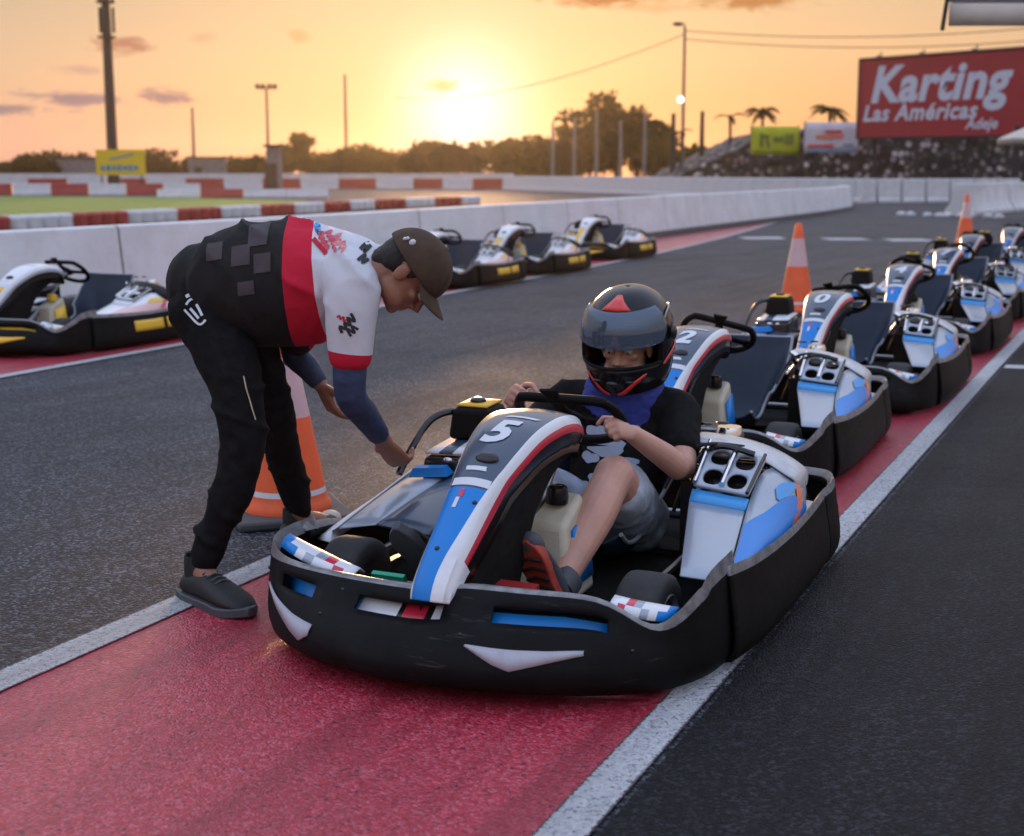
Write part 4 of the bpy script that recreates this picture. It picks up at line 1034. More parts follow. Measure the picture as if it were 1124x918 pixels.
    for q in (stroke(arc, .0035), stroke([(-.034, -.004), (.012, -.046), (.034, -.034)], .0035), stroke([(-.016, .000), (.012, -.030)], .004), stroke([(.002, .012), (.022, -.022)], .004), stroke([(-.030, .034), (-.012, .042), (.004, .040)], .005)):
        decal('hip_emblem', tr, (-.040, 0, .895), X, Z, q, M['white_print'])
    bm = bmesh.new(); b = bvh_of(tr); pts = []
    for t in range(13):
        h = b.ray_cast(L(-.805 + .035 * t / 12, 3.6, .70 - .13 * t / 12), V((0, 1, 0)))
        if h[0] is not None: pts.append(h[0] + h[1] * .001)
    if len(pts) > 3: tube(bm, pts, .0022, 6); obj('seam_piping', bm, M['tank'], tr)
    else: bm.free()
    # shoes
    shoe(A, L(-1.005, 4.265, 0), L(-.775, 4.035, 0), .118, mats=[M['shoe_black'], M['shoe_sole']], h=.112, collar=.15)
    shoe(A, L(-.800, 4.885, .0), L(-.665, 5.17, 0), .105, mats=[M['shoe_black'], M['shoe_sole'], M['sole_pale']], h=.098, collar=.125)
    return A
build_mechanic()

# ---- the driver: local frame of the front go-kart
def helmet_pt(lon, lat_z, S, c, u, f, s, lift=0):
    prof = [(-.150, .80), (-.125, .90), (-.09, .965), (-.04, 1.0), (.0, 1.0), (.04, .965), (.075, .87), (.10, .74), (.12, .56), (.132, .36), (.138, .16), (.139, .0)]
    r = lerp_tab(lat_z, prof)[0]; x = .128 * r * sin(lon); y = .162 * r * cos(lon)
    if lat_z < -.02: y += .020 * max(0, cos(lon)) ** 2 * min(1, (-.02 - lat_z) / .05)
    k = 1 + lift / .14
    return c + (s * x * k + f * y * k + u * (lat_z * (k if lat_z > 0 else 1))) * S
def build_driver(loc, rz):
    A = empty('person', loc, rz, label='driver in black full face helmet and black t-shirt seated in a go-kart', cat='person')
    hc = V((.042, .44, .782)); u = V((0.02, -.16, 1)).normalized(); f = V((.05, -1, -.13)); f = (f - u * f.dot(u)).normalized(); s = f.cross(u); S = 1.14
    bm = bmesh.new(); P, Rm = head(bm, hc - u * .034 + f * .028, u, f, 1.0)
    nsh, nel, nwr = V((.195, .50, .515)), V((.285, .285, .375)), V((.185, .075, .515))
    fsh, fel, fwr = V((-.185, .48, .53)), V((-.285, .25, .42)), V((-.205, .085, .60))
    etube(bm, [V((0, .38, .14)), V((0, .44, .30)), V((0, .48, .45)), V((0, .48, .56)), V((.01, .46, .64))], [(.12, .09), (.12, .09), (.13, .09), (.10, .07), (.055, .055)], (0, 1, 0))
    etube(bm, [nsh, nsh.lerp(nel, .5), nel, nel.lerp(nwr, .35), nwr], [(.050, .050), (.048, .048), (.042, .042), (.041, .041), (.027, .028)], (0, 0, 1)); etube(bm, [fsh, fel, fel.lerp(fwr, .35), fwr], [(.050, .050), (.042, .042), (.041, .041), (.027, .028)], (0, 0, 1))
    hip, knee, ank = V((.095, .36, .17)), V((.150, .02, .390)), V((.122, -.375, .118))
    hip2, knee2, ank2 = V((-.095, .36, .17)), V((-.17, -.02, .36)), V((-.25, -.40, .15))
    for a, b_, c in ((hip, knee, ank), (hip2, knee2, ank2)):
        etube(bm, [a, a.lerp(b_, .5), b_.lerp(a, .06), b_, b_.lerp(c, .10), b_.lerp(c, .35), b_.lerp(c, .7), c, c + V((0, -.05, -.03))], [(.085, .085), (.076, .078), (.066, .066), (.062, .062), (.059, .060), (.063, .066), (.048, .049), (.036, .038), (.036, .036)], (0, 0, 1))
    hand(bm, nwr, (-.18, -.85, .35), (-.75, -.25, -.35), -1, .92, ((62, 80, 55), (66, 84, 55), (70, 86, 55), (74, 86, 55)), 0, 55)
    hand(bm, fwr, (.18, -.85, .25), (.80, -.25, -.30), 1, .92, ((62, 80, 55), (66, 84, 55), (70, 86, 55), (74, 86, 55)), 0, 55)
    body = fuse('body', bm, M['skin'], A, .0042, 4)
    for q in (-1, 1): eye(body, P, Rm, q, 1)
    bm = bmesh.new()
    for q in (-1, 1): tube(bm, [P(.014 * q, .094, .021), P(.032 * q, .092, .025), P(.05 * q, .080, .020)], [.004, .0048, .003], 8, round_end=True)
    obj('eyebrows', bm, M['hair'], body)
    # helmet shell with an open eye port
    hp = lambda lo, z, l=0: helmet_pt(lo, z, S, hc, u, f, s, l)
    zs = [-.150, -.135, -.115, -.09, -.060, -.05, -.03, -.01, .012, .030, .05, .075, .095, .112, .124, .132, .137, .139]
    nlo = 72
    bm = bmesh.new(); rows = [[hp(2 * pi * j / nlo, z) for j in range(nlo)] for z in zs]
    def port(i, j):
        lo = (2 * pi * (j + .5) / nlo + pi) % (2 * pi) - pi
        return -.0601 < zs[i] < .0301 - .001 and abs(lo) < RAD(66)
    grid(bm, rows, True, hole=port)
    hs = subs(solid(obj('helmet', bm, M['helmet'], A, angle=70), .016, -1), 1)
    bm = bmesh.new(); edge = [hp(RAD(a), .030, .001) for a in range(-66, 67, 6)] + [hp(RAD(66), z, .001) for z in (.012, -.01, -.03, -.05)] + [hp(RAD(a), -.060, .001) for a in range(66, -67, -6)] + [hp(RAD(-66), z, .001) for z in (-.05, -.03, -.01, .012)]
    tube(bm, edge, .0055, 8, True); obj('port_trim', bm, M['black_cloth'], hs)
    # visor, raised part way
    bm = bmesh.new(); rr = []
    for i in range(9):
        z = -.006 + .094 * i / 8; ext = 74 - 10 * abs(i / 4 - 1) ** 2; rr.append([hp(RAD(ext * (j / 16 - 1)), z + .006 * (j / 16 - 1) ** 2, .009) for j in range(33)])
    grid(bm, rr); vz = solid(obj('visor', bm, M['visor'], hs, angle=80), .003, 0)
    for q in (-1, 1):
        bm = bmesh.new(); c = hp(RAD(88 * q), .01, .009); d_ = (c - hc).normalized(); Rq = d_.to_track_quat('Z', 'Y').to_matrix()
        ellipsoid(bm, c, (.026, .026, .008), Rq, 18, 8); obj('visor_pivot', bm, M['black_gloss'], hs)
    def ribbon(name, pts, w, m, l=.003):
        pts = smooth_pts([(a, z, 0) for a, z in pts], 6); bm = bmesh.new(); r1, r2 = [], []
        for i, p in enumerate(pts):
            d = (pts[min(i + 1, len(pts) - 1)] - pts[max(i - 1, 0)]); dx, dz = d.x * .0024, d.y; L_ = max(1e-6, math.hypot(dx, dz)); k = w * (1 - .7 * abs(2 * i / (len(pts) - 1) - 1) ** 3) / 2
            ox, oz = -dz / L_ * k / .0024, dx / L_ * k
            r1.append(hp(RAD(p.x + ox), p.y + oz, l)); r2.append(hp(RAD(p.x - ox), p.y - oz, l))
        grid(bm, [r1, [(a + b_) / 2 + (a + b_ - 2 * hc).normalized() * .001 for a, b_ in zip(r1, r2)], r2]); return solid(obj(name, bm, M[m], hs), .002, 0)
    for q in (-1, 1):
        ribbon('helmet_stripe', [(6 * q, -.140), (16 * q, -.132), (30 * q, -.105), (44 * q, -.082)], .013, 'red_stripe')
        ribbon('helmet_stripe', [(68 * q, -.070), (84 * q, -.050), (104 * q, -.030), (124 * q, -.010)], .016, 'red_stripe')
        ribbon('helmet_stripe', [(14 * q, .066), (26 * q, .066), (40 * q, .062)], .008, 'red_stripe')
        ribbon('helmet_graphic', [(72 * q, .05), (90 * q, .07), (120 * q, .07), (150 * q, .05)], .010, 'helmet_grey')
        ribbon('helmet_graphic', [(105 * q, .0), (120 * q, .03), (140 * q, .035)], .010, 'helmet_grey')
        ribbon('helmet_graphic', [(110 * q, -.06), (125 * q, -.05), (145 * q, -.045)], .008, 'helmet_grey')
    bm = bmesh.new(); grid(bm, [[hp(RAD(a * (1 - k * .75)), .092 + .034 * k, .003) for a in (-26, -13, 0, 13, 26)] for k in (0, .33, .66, 1)][::-1]); solid(obj('helmet_stripe', bm, M['red_stripe'], hs), .002, 0)
    bm = bmesh.new()
    for q in (-1, 1): ellipsoid(bm, hp(RAD(22 * q), -.055 - .045, .001), (.016, .008, .006), None, 12, 6)
    ellipsoid(bm, hp(0, -.105, .001), (.02, .012, .012), None, 12, 6); obj('chin_vent', bm, M['black_gloss'], hs)
    # neck scarf
    bm = bmesh.new(); etube(bm, [V((.0, .49, .52)), V((.012, .48, .56)), V((.028, .468, .61)), V((.036, .46, .655))], [(.150, .130), (.138, .128), (.128, .125), (.110, .105)], (0, 1, 0), 24, 3, False)
    fuse('neck_scarf', bm, M['blue_cloth'], A, .007, 4, wrinkle(.008, 14, (1, 1, 2.5)))
    # t-shirt
    bm = bmesh.new(); etube(bm, [V((0, .385, .15)), V((0, .43, .26)), V((0, .47, .38)), V((0, .485, .46)), V((0, .49, .53)), V((.005, .48, .565))], [(.155, .115), (.160, .118), (.168, .120), (.178, .112), (.135, .085), (.08, .07)], (0, 1, 0), 28)
    etube(bm, [V((.11, .49, .53)), nsh, nsh.lerp(nel, .35), nsh.lerp(nel, .62)], [(.075, .075), (.076, .080), (.070, .074), (.066, .068)], (0, 0, 1), 18); etube(bm, [V((-.11, .49, .535)), fsh, fsh.lerp(fel, .35), fsh.lerp(fel, .62)], [(.075, .075), (.076, .080), (.070, .074), (.066, .068)], (0, 0, 1), 18)
    w1 = wrinkle(.009, 9); w2 = wrinkle(.004, 24)
    w7 = crease(.008, (.5, .3, 1), 30, 2.5, 3, 2)
    ts = fuse('t_shirt', bm, M['black_cloth'], A, .0085, 7, lambda p: w1(p) * .7 + w7(p))
    X, Z = (1, 0, 0), (0, 0, 1)
    for k, (cx, cz, w, h) in enumerate(((.020, .485, .125, .042), (-.045, .455, .07, .04), (.075, .465, .07, .035), (.00, .405, .15, .05), (-.055, .37, .06, .04), (.06, .36, .08, .045), (.01, .30, .13, .05), (-.05, .27, .07, .04))):
        decal('shirt_print', ts, (0, .3, 0), X, Z, blob(cx, cz, w, h, k + 3), M['print_blue'], lift=.0025)
    # shorts
    bm = bmesh.new(); etube(bm, [V((-.12, .38, .17)), V((0, .38, .17)), V((.12, .38, .17))], [(.11, .11)] * 3, (0, 0, 1), 20)
    for a, b_ in ((hip, knee), (hip2, knee2)): etube(bm, [a, a.lerp(b_, .4), a.lerp(b_, .70)], [(.108, .105), (.100, .104), (.092, .094)], (0, 0, 1), 20)
    w5 = wrinkle(.010, 8); fuse('shorts', bm, M['grey_cloth'], A, .009, 6, lambda p: w5(p) * .7 + crease(.008, (.3, 1, .4), 30, 2.4, 3, 6)(p))
    # socks and shoes: heels on the floor, toes up on the pedals
    bm = bmesh.new(); tube(bm, [ank + V((0, .03, .02)), ank + V((0, -.02, -.02))], [.041, .042], 14, round_end=True); tube(bm, [ank2 + V((0, .03, .02)), ank2 + V((0, -.02, -.02))], [.041, .042], 14, round_end=True)
    fuse('socks', bm, M['red_cloth'], A, .006, 3)
    shoe(A, V((.138, -.400, .062)), V((.080, -.500, .285)), .092, up=(0, .60, .8), mats=[M['shoe_sole'], M['red_shoe'], M['shoe_sole']], h=.09, collar=.12)
    shoe(A, V((-.225, -.43, .12)), V((-.268, -.60, .305)), .092, up=(0, .60, .8), mats=[M['shoe_black'], M['shoe_sole']], h=.09, collar=.12)
    return A
def helmet_mat():
    m = mat('helmet_lacquer', (.006, .007, .010), .16, coat=.1, spec=.25); return m
M['helmet'] = helmet_mat(); M['helmet_grey'] = mat('helmet_grey_graphic', (.16, .17, .19), .25, coat=.5); M['red_stripe'] = mat('helmet_red', (.62, .03, .02), .3, coat=.4)
def visor_mat():
    m = bpy.data.materials.new('visor_tint'); m.use_nodes = True; b = m.node_tree.nodes['Principled BSDF']
    b.inputs['Base Color'].default_value = (.13, .18, .25, 1); b.inputs['Metallic'].default_value = .45; b.inputs['Roughness'].default_value = .07; b.inputs['Alpha'].default_value = .62
    return m
M['visor'] = visor_mat()
build_driver(LP(row[0][0], row[0][1]), -PSI)
# ------------------------------------------------------------------ pit wall, barriers, cones
def sweep_wall(path, prof, ds=1.0):
    """path: (x,y) ground points; prof: list of (out, z); returns rows"""
    P = smooth_pts([(x, y, 0) for x, y in path], 8); rows = []
    for i, p in enumerate(P):
        d = (P[min(i + 1, len(P) - 1)] - P[max(i - 1, 0)]).normalized(); n = V((d.y, -d.x, 0))
        rows.append([p + n * o_ + V((0, 0, z)) for o_, z in prof])
    return rows
wp_ = [(-8.42, -5), (-8.45, 2), (-8.55, 8), (-8.72, 14), (-9.1, 20), (-9.55, 27.2), (-9.7, 33.7), (-9.95, 45), (-10.6, 52.5), (-11.4, 55.5)]
wxy = [tuple(LP(r, s).xy) for r, s in wp_]
bm = bmesh.new(); rows = sweep_wall(wxy, [(-.30, .0), (-.30, .10), (-.22, .30), (-.17, .80), (-.16, .825), (-.13, .835), (.03, .835), (.06, .825), (.07, .80), (.12, .30), (.20, .10), (.20, .0)])
loft(bm, [r for r in rows])
pw = tag(obj('pit_wall', bm, M['concrete_white'], angle=45), 'long white concrete barrier wall curving along the pit lane behind the yellow go-karts', 'wall')
bm = bmesh.new(); rows = sweep_wall(wxy, [(.21, .0), (.21, .13), (.235, .14), (.26, .12), (.27, .0)]); loft(bm, rows); obj('base_kerb', bm, M['cone_base'], pw)
joints = []
acc = 0; P = smooth_pts([(x, y, 0) for x, y in wxy], 30)
for a, b_ in zip(P, P[1:]):
    acc += (b_ - a).length
    if acc > 2.95:
        acc = 0; d = (b_ - a).normalized(); n = V((d.y, -d.x, 0)); joints.append((a, d, n))
bm = bmesh.new()
for a, d, n in joints:
    q = [(.2035, .10), (.1235, .30), (.0735, .80), (.0635, .828), (.03, .838), (-.13, .838)]
    grid(bm, [[a + d * t + n * o_ + V((0, 0, z)) for o_, z in q] for t in (-.011, .011)])
obj('joints', bm, M['concrete_grey'], pw, smooth=False)

# tyre stacks wrapped in red and white, four by four
M['barrier_red'] = mat('barrier_red', (.34, .035, .03), .55, var=.2, vscale=3, dirt=.2); M['barrier_white'] = mat('barrier_white', (.60, .62, .66), .55, var=.12, vscale=3, dirt=.15)
M['barrier_blue'] = mat('barrier_blue', (.04, .12, .3), .5)
def stack_mesh():
    bm = bmesh.new(); lathe(bm, [(.12, 0), (.24, 0), (.275, .03), (.28, .09), (.262, .17), (.28, .25), (.275, .32), (.24, .35), (.12, .352)], 20); return bm
stk = {}
def line_pts(pts, step):
    out = []; rem = 0
    for a, b_ in zip(pts, pts[1:]):
        a, b_ = V((*a, 0)), V((*b_, 0)); L_ = (b_ - a).length; t = rem
        while t < L_: out.append((a.lerp(b_, t / L_), (b_ - a).normalized())); t += step
        rem = t - L_
    return out
pts = line_pts([(-13.6, 26), (-11.5, 32), (-7.4, 44.2), (-5.2, 52), (-1.5, 60)], .58)
for i, (p, d) in enumerate(pts):
    k = 'red' if (i // 4) % 2 == 0 else 'white'
    if k not in stk:
        o = obj('tyre_stack', stack_mesh(), M['barrier_' + k], angle=60); stk[k] = o
        tag(o, 'low round tyre stack wrapped in %s, in the row behind the long white wall' % k, 'tyre stack', '%s tyre stacks behind the pit wall' % k)
    else: o = stk[k].copy(); COL.objects.link(o)
    o.location = p; o.rotation_euler = (0, 0, rng.uniform(0, 6))
# red and white plastic blocks round the far track
def block_bm(L, h, w=.45):
    bm = bmesh.new(); prof = [(-w / 2, 0), (-w / 2, .12), (-w * .38, .2), (-w * .30, h - .03), (-w * .24, h), (w * .24, h), (w * .30, h - .03), (w * .38, .2), (w / 2, .12), (w / 2, 0)]
    loft(bm, [[V((x, a, b_)) for a, b_ in prof] for x in (-L / 2, -L / 2 + .03, L / 2 - .03, L / 2)]); return bm
blk = {}
def block_row(pts, L, h, pat, cat, where, gap=.05, name='plastic_barrier'):
    for i, (p, d) in enumerate(line_pts(pts, L + gap)):
        c = pat[i % len(pat)]; key = (c, L, h, where)
        if key not in blk:
            o = obj(name, block_bm(L, h), M['barrier_' + c], angle=30); blk[key] = o
            tag(o, f'{c} {where}', cat, f'{c} {where}s')
        else: o = blk[key].copy(); COL.objects.link(o)
        o.location = p; o.rotation_euler = (0, 0, math.atan2(d.y, d.x))
block_row([(-44, 78), (-31, 84), (-19.5, 86)], 2.1, .68, ['white', 'red'], 'barrier', 'plastic track barrier left beyond the grass')
block_row([(-17.6, 76), (-9.8, 77)], 2.2, .45, ['white', 'red', 'white'], 'barrier', 'low barrier block at the right end of the grass')
block_row([(-38, 118), (-8, 122), (6, 112)], 3.1, .85, ['red', 'white'], 'barrier', 'far barrier block on the other side of the track')
block_row([(15.3, 64), (9, 84), (-1, 118)], 1.45, 1.06, ['white'], 'barrier', 'tall barrier in the far row curving behind the pit wall end', .04)
block_row([(15.6, 64.0), (23.6, 66)], 1.05, 1.05, ['white'], 'barrier', 'barrier with dark gaps standing below the red billboard', .16)
bm = bmesh.new(); rows = sweep_wall([(-95, 150), (-50, 158), (-20, 160), (-3, 150), (0, 121)], [(-.15, 0), (-.15, 1.25), (.15, 1.25), (.15, 0)]); loft(bm, rows)
tag(obj('boundary_wall', bm, M['concrete_white'], angle=30), 'low white boundary wall at the far edge of the track below the trees', 'wall')
# white concrete blocks at the right
def jersey(x, y, rz, L, label):
    bm = bmesh.new(); prof = [(-.42, 0), (-.42, .12), (-.22, .42), (-.17, .98), (.17, .98), (.22, .42), (.42, .12), (.42, 0)]
    loft(bm, [[V((a, t, z)) for a, z in prof] for t in (0, .04, L - .04, L)]); o = bev(obj('concrete_barrier', bm, M['concrete_white'], angle=30), .02, 2); o.location = (x, y, 0); o.rotation_euler = (0, 0, rz)
    tag(o, label, 'barrier', 'white concrete barriers at the pit exit')
jersey(13.55, 43.7, RAD(-31), 6, 'white concrete barrier with sloped end, nearest one behind the farther cone'); jersey(16.75, 49.0, RAD(-31), 6, 'second white concrete barrier, continuing right behind the nearest one')
for i in range(9):
    bm = bmesh.new(); ellipsoid(bm, (0, 0, .05), (.16, .12, .09), None, 7, 5)
    for v in bm.verts: v.co *= 1 + .3 * mnoise.noise(v.co * 9 + V((i, 0, 0)))
    o = obj('stone', bm, M['concrete_white'], smooth=False); o.location = (11.9 + i * .27 + rng.uniform(-.1, .1), 43.9 - .28 * i + rng.uniform(-.3, .3), 0)
    tag(o, 'pale stone lying on the tarmac at the foot of the white concrete barrier', 'stone', 'stones at the concrete barrier')
# cones
def cone_thing(loc, h, label):
    K = empty('traffic_cone', loc, RAD(20), label=label, cat='traffic cone', group='orange traffic cones')
    bm = bmesh.new(); box(bm, 0, 0, .018, .44, .44, .036); bev(obj('base', bm, M['cone_base'], K, angle=30), .012, 2)
    r0, r1 = .158, .030; prof = [(r0 + .012, .036), (r0 + .012, .055), (r0, .07)]; fr = [.07 / h, .10 / h, .12 / h, .53, .535, .83, .835, .985]
    bands = []
    for f_ in fr[1:]: prof.append((r0 + (r1 - r0) * (f_ - .09) / .9, f_ * h))
    prof += [(r1 * .8, h), (0, h)]
    def cm(i, j):
        z = (prof[i][1] + prof[min(i + 1, len(prof) - 1)][1]) / 2 / h
        return 1 if .532 < z < .833 else (2 if i == 3 else 0)
    bm = bmesh.new(); rings = [[V((cos(2 * pi * k / 32) * r, sin(2 * pi * k / 32) * r, z)) for k in range(32)] for r, z in prof]
    loft(bm, rings, False, cm); obj('cone_body', bm, [M['cone_orange'], M['cone_band'], M['white_body']], K, angle=40)
cone_thing((-.865, 5.33, 0), .74, 'orange cone with pink white band standing behind the bending man\'s legs')
cone_thing((2.66, 13.3, 0), .84, 'upright orange cone with pale band beside the third go-kart of the row')
cone_thing((8.35, 26.4, 0), .92, 'smallest orange cone, standing beyond the go-kart row in front of the concrete barriers')
# ------------------------------------------------------------------ far background
M['stone'] = None
def stone_mat():
    m = bpy.data.materials.new('dark_stone_wall'); m.use_nodes = True; T = NT(m.node_tree); b = T.n['Principled BSDF']; b.inputs['Roughness'].default_value = .9
    tc = T.new('ShaderNodeTexCoord').outputs['Object']
    vo = T.new('ShaderNodeTexVoronoi'); T.l.new(tc, vo.inputs['Vector']); vo.inputs['Scale'].default_value = 2.6
    sc_ = T.new('ShaderNodeSeparateColor'); T.l.new(vo.outputs['Color'], sc_.inputs[0])
    c = T.ramp(sc_.outputs[0], [(0, (.035, .030, .030)), (.35, (.09, .075, .075)), (.6, (.26, .22, .21)), (1, (.50, .44, .42))])
    c = T.mix(T.ramp(vo.outputs['Distance'], [(.30, 0), (.55, 1)]), c, (.018, .016, .016))
    g = T.noise(tc, .8, 5, .7); c = T.mix(T.ramp(g, [(.50, 0), (.66, .8)]), c, (.03, .032, .018))
    T.l.new(c, b.inputs['Base Color']); return m
M['stone'] = stone_mat()
bm = bmesh.new(); rows = []
XS = [9 + .32 * i for i in range(101)]
for k in range(13):
    t = k / 12; row = []
    for x in XS:
        y = 84 - .10 * (x - 6); top = lerp_tab(x, [(9, .5), (9.8, 1.1), (11.5, 2.0), (14.5, 3.35), (17, 3.6), (41, 3.6)])[0]
        q = V((x, y + .5 * t, top * t)); n_ = mnoise.noise(q * 1.7) * .22 + mnoise.noise(q * 4.5) * .10
        row.append(q + V((0, -n_, n_ * .8 * t)))
    rows.append(row)
for k, (dy, dz) in enumerate(((2, .25), (6, .5), (14, .3), (16, -4))): rows.append([V((x, 84.5 - .1 * (x - 6) + dy, rows[12][i].z + dz * (.6 + .5 * mnoise.noise(V((x * .5, k, 0)))))) for i, x in enumerate(XS)])
grid(bm, rows); tag(obj('stone_wall', bm, M['stone'], angle=25), 'rough dark stone retaining wall with pale stones below the banners and billboard', 'wall')

M['board_red'] = mat('billboard_red', (.30, .010, .024), .5, var=.12, vscale=.6); M['board_frame'] = mat('billboard_frame', (.05, .012, .015), .6)
M['letter'] = mat('billboard_letters', (.50, .54, .64), .6); M['post_dark'] = mat('dark_post', (.022, .020, .022), .7, var=.3); M['pole_grey'] = mat('grey_pole', (.16, .13, .10), .6, var=.2)
M['lime'] = mat('lime_banner', (.42, .46, .02), .7, var=.1, vscale=1); M['banner_white'] = mat('pale_banner', (.55, .52, .58), .7); M['lime_dark'] = mat('banner_ink', (.14, .17, .03), .7)
M['sign_yellow'] = mat('yellow_sign', (.72, .52, .02), .6); M['sign_blue'] = mat('sign_blue', (.04, .25, .42), .6); M['canvas'] = mat('cream_canvas', (.52, .48, .42), .8, var=.1, vscale=2); M['canvas_dark'] = mat('grey_blue_canvas', (.10, .12, .17), .8)
def lit_mat():
    m = bpy.data.materials.new('lit_lamp'); m.use_nodes = True; b = m.node_tree.nodes['Principled BSDF']; b.inputs['Emission Color'].default_value = (1, .97, .9, 1); b.inputs['Emission Strength'].default_value = 3; return m
M['lit'] = lit_mat()
# billboard
A0, B0 = V((17.85, 75, 0)), V((25.2, 66.6, 0)); bd = (B0 - A0).normalized(); bn = V((bd.y, -bd.x, 0)); BW = (B0 - A0).length
def bp_(u, z, l=0): return A0 + bd * u + bn * l + V((0, 0, z))
bb = empty('billboard', bp_(BW / 2, 0), label='big red billboard with white Karting lettering on dark posts', cat='billboard')
inv = -bb.location
def bobj(name, bm, m, p=bb, **k):
    for v in bm.verts: v.co -= bb.location
    return obj(name, bm, m, p, **k)
bm = bmesh.new(); hexa(bm, [bp_(0, 3.08, 0), bp_(BW, 3.0, 0), bp_(BW, 3.0, -.2), bp_(0, 3.08, -.2), bp_(0, 7.02, 0), bp_(BW, 7.05, 0), bp_(BW, 7.05, -.2), bp_(0, 7.02, -.2)]); panel = bobj('panel', bm, M['board_red'], smooth=False)
bm = bmesh.new()
for a, b_ in (((0, 7.03), (BW, 7.06)), ((0, 3.07), (BW, 2.99)), ((0, 3.05), (0, 7.05))): tube(bm, [bp_(*a, .0), bp_(*b_, .0)], .07, 6)
bobj('frame', bm, M['board_frame'])
for u in (.9, 3.4, 6.3, 9.3):
    bm = bmesh.new(); tube(bm, [bp_(u, -.02, -.32), bp_(u, 7.2, -.32)], .11, 8); bobj('post', bm, M['post_dark'])
    bm = bmesh.new(); tube(bm, [bp_(u + .3, 7.0, -.1), bp_(u + .3, 7.35, -.1)], .03, 6); bobj('bracket', bm, M['post_dark'])
def letters(body, size, u, z, fat, shear, space=1):
    bm = text_bm(body, size, fat, shear, space); map_text(bm, lambda x, y: bp_(u + x, z + y, .012)); o = bobj('lettering', bm, M['letter'], panel, smooth=False, recalc=False); return o
letters('Karting', 2.45, 4.50, 5.62, .035, .22, 1.05); letters('Las Américas', 1.12, 3.55, 4.26, .030, .22, 1.08); letters('Adeje', .72, 7.1, 3.62, .022, .22)
# banners
def banner(x0, x1, y, z0, z1, m, label, deco):
    K = empty('banner', ((x0 + x1) / 2, y, 0), label=label, cat='banner'); w = x1 - x0
    bm = bmesh.new(); rows = [[V((-w / 2 + w * i / 12, .05 * sin(i * 1.3 + k), z0 + (z1 - z0) * k / 4)) for i in range(13)] for k in range(5)]; grid(bm, rows); sh = solid(obj('sheet', bm, m, K), .02, 0)
    for sx in (-1, 1):
        bm = bmesh.new(); tube(bm, [(sx * w / 2, .08, 1.5), (sx * w / 2, .08, z1 + .08)], .04, 6); obj('post', bm, M['post_dark'], K)
    for kind, cx, cz, w_, h_, mm, sk in deco:
        bm = bmesh.new(); grid(bm, [[V((cx + sk * b_ + a, -.09, cz + b_)) for a in (-w_ / 2, w_ / 2)] for b_ in (-h_ / 2, h_ / 2)]); solid(obj('print', bm, mm, sh, smooth=False), .02, 0)
banner(13.05, 15.65, 79, 2.30, 3.80, M['lime'], 'lime green advertising banner on the stone wall, left of the pale one', [('r', -.75, 3.05, .18, .75, M['lime_dark'], 0), ('r', -.52, 3.25, .35, .16, M['lime_dark'], 0), ('r', -.42, 2.9, .16, .5, M['lime_dark'], -.3), ('r', .15, 3.1, .5, .3, M['lime_dark'], .1), ('r', .75, 3.1, .5, .55, M['lime_dark'], .1)])
banner(15.85, 18.75, 78.5, 2.38, 4.0, M['banner_white'], 'pale banner with red marks between the lime banner and the red billboard', [('r', -.1, 3.25, 1.5, .16, M['orange_body'], .9), ('r', .1, 3.5, .9, .14, M['red_body'], -.8), ('r', -.6, 2.75, 1.4, .14, M['red_body'], 0), ('r', .9, 2.8, .6, .1, M['sign_blue'], 0), ('r', 0, 2.45, 2.6, .08, M['sign_blue'], 0)])
# poles, masts, lamps, wires
def pole_thing(name, x, y, h, r, label, cat, group=None, m='pole_grey', head=None):
    K = empty(name, (x, y, 0), label=label, cat=cat, group=group); bm = bmesh.new(); tube(bm, [(0, 0, -.02), (0, 0, h * .5), (0, 0, h)], [r, r * .85, r * .65], 10); obj('pole', bm, M[m], K)
    if head: head(K, h)
    return K
def flood(K, h):
    bm = bmesh.new(); tube(bm, [(-1.2, 0, h), (1.2, 0, h)], .09, 6); obj('crossbar', bm, M['post_dark'], K)
    for a in (-1.05, -.4, .4, 1.05):
        bm = bmesh.new(); box(bm, a, -.1, h + .25, .55, .35, .5, Matrix.Rotation(RAD(25), 3, 'X')); bev(obj('floodlight', bm, M['post_dark'], K), .05, 1)
def mast_head(K, h):
    for z in (h * .72, h * .88, h * .99):
        bm = bmesh.new(); lathe(bm, [(.3, z - .06), (.62, z - .06), (.62, z + .06), (.3, z + .06)], 16); obj('platform', bm, M['post_dark'], K)
    for z in (h * .80, h * .94):
        for a in range(3):
            bm = bmesh.new(); th = a * 2.09 + .6; box(bm, cos(th) * .5, sin(th) * .5, z, .26, .14, 1.7, Matrix.Rotation(th + pi / 2, 3, 'Z')); bev(obj('antenna', bm, M['post_dark'], K), .03, 1)
def street_head(K, h):
    bm = bmesh.new(); tube(bm, smooth_pts([(0, 0, h - .3), (0, 0, h + .1), (-.25, -.1, h + .25)], 4), .05, 6); obj('arm', bm, M['pole_grey'], K)
    bm = bmesh.new(); ellipsoid(bm, (-.45, -.15, h + .18), (.34, .2, .13), None, 12, 6); obj('lamp_head', bm, M['post_dark'], K)
    bm = bmesh.new(); ellipsoid(bm, (-.2, -.25, h * .57), (.20, .20, .20), None, 12, 8); lp = obj('lamp', bm, M['lit'], K)
pole_thing('antenna_mast', -27.9, 101, 14.6, .40, 'tall dark antenna mast rising out of the picture above the yellow sign', 'mast', m='post_dark', head=mast_head)
pole_thing('floodlight_pole', -29.5, 175, 11.3, .22, 'floodlight pole with a dark head of lamps left of the sunset', 'light pole', head=flood)
pole_thing('utility_pole', -44, 200, 10.2, .26, 'slim faint pole between the antenna mast and the floodlight pole', 'pole')
pole_thing('utility_pole', -21.2, 185, 13.6, .24, 'slim orange lit pole between the floodlight pole and the sun', 'pole')
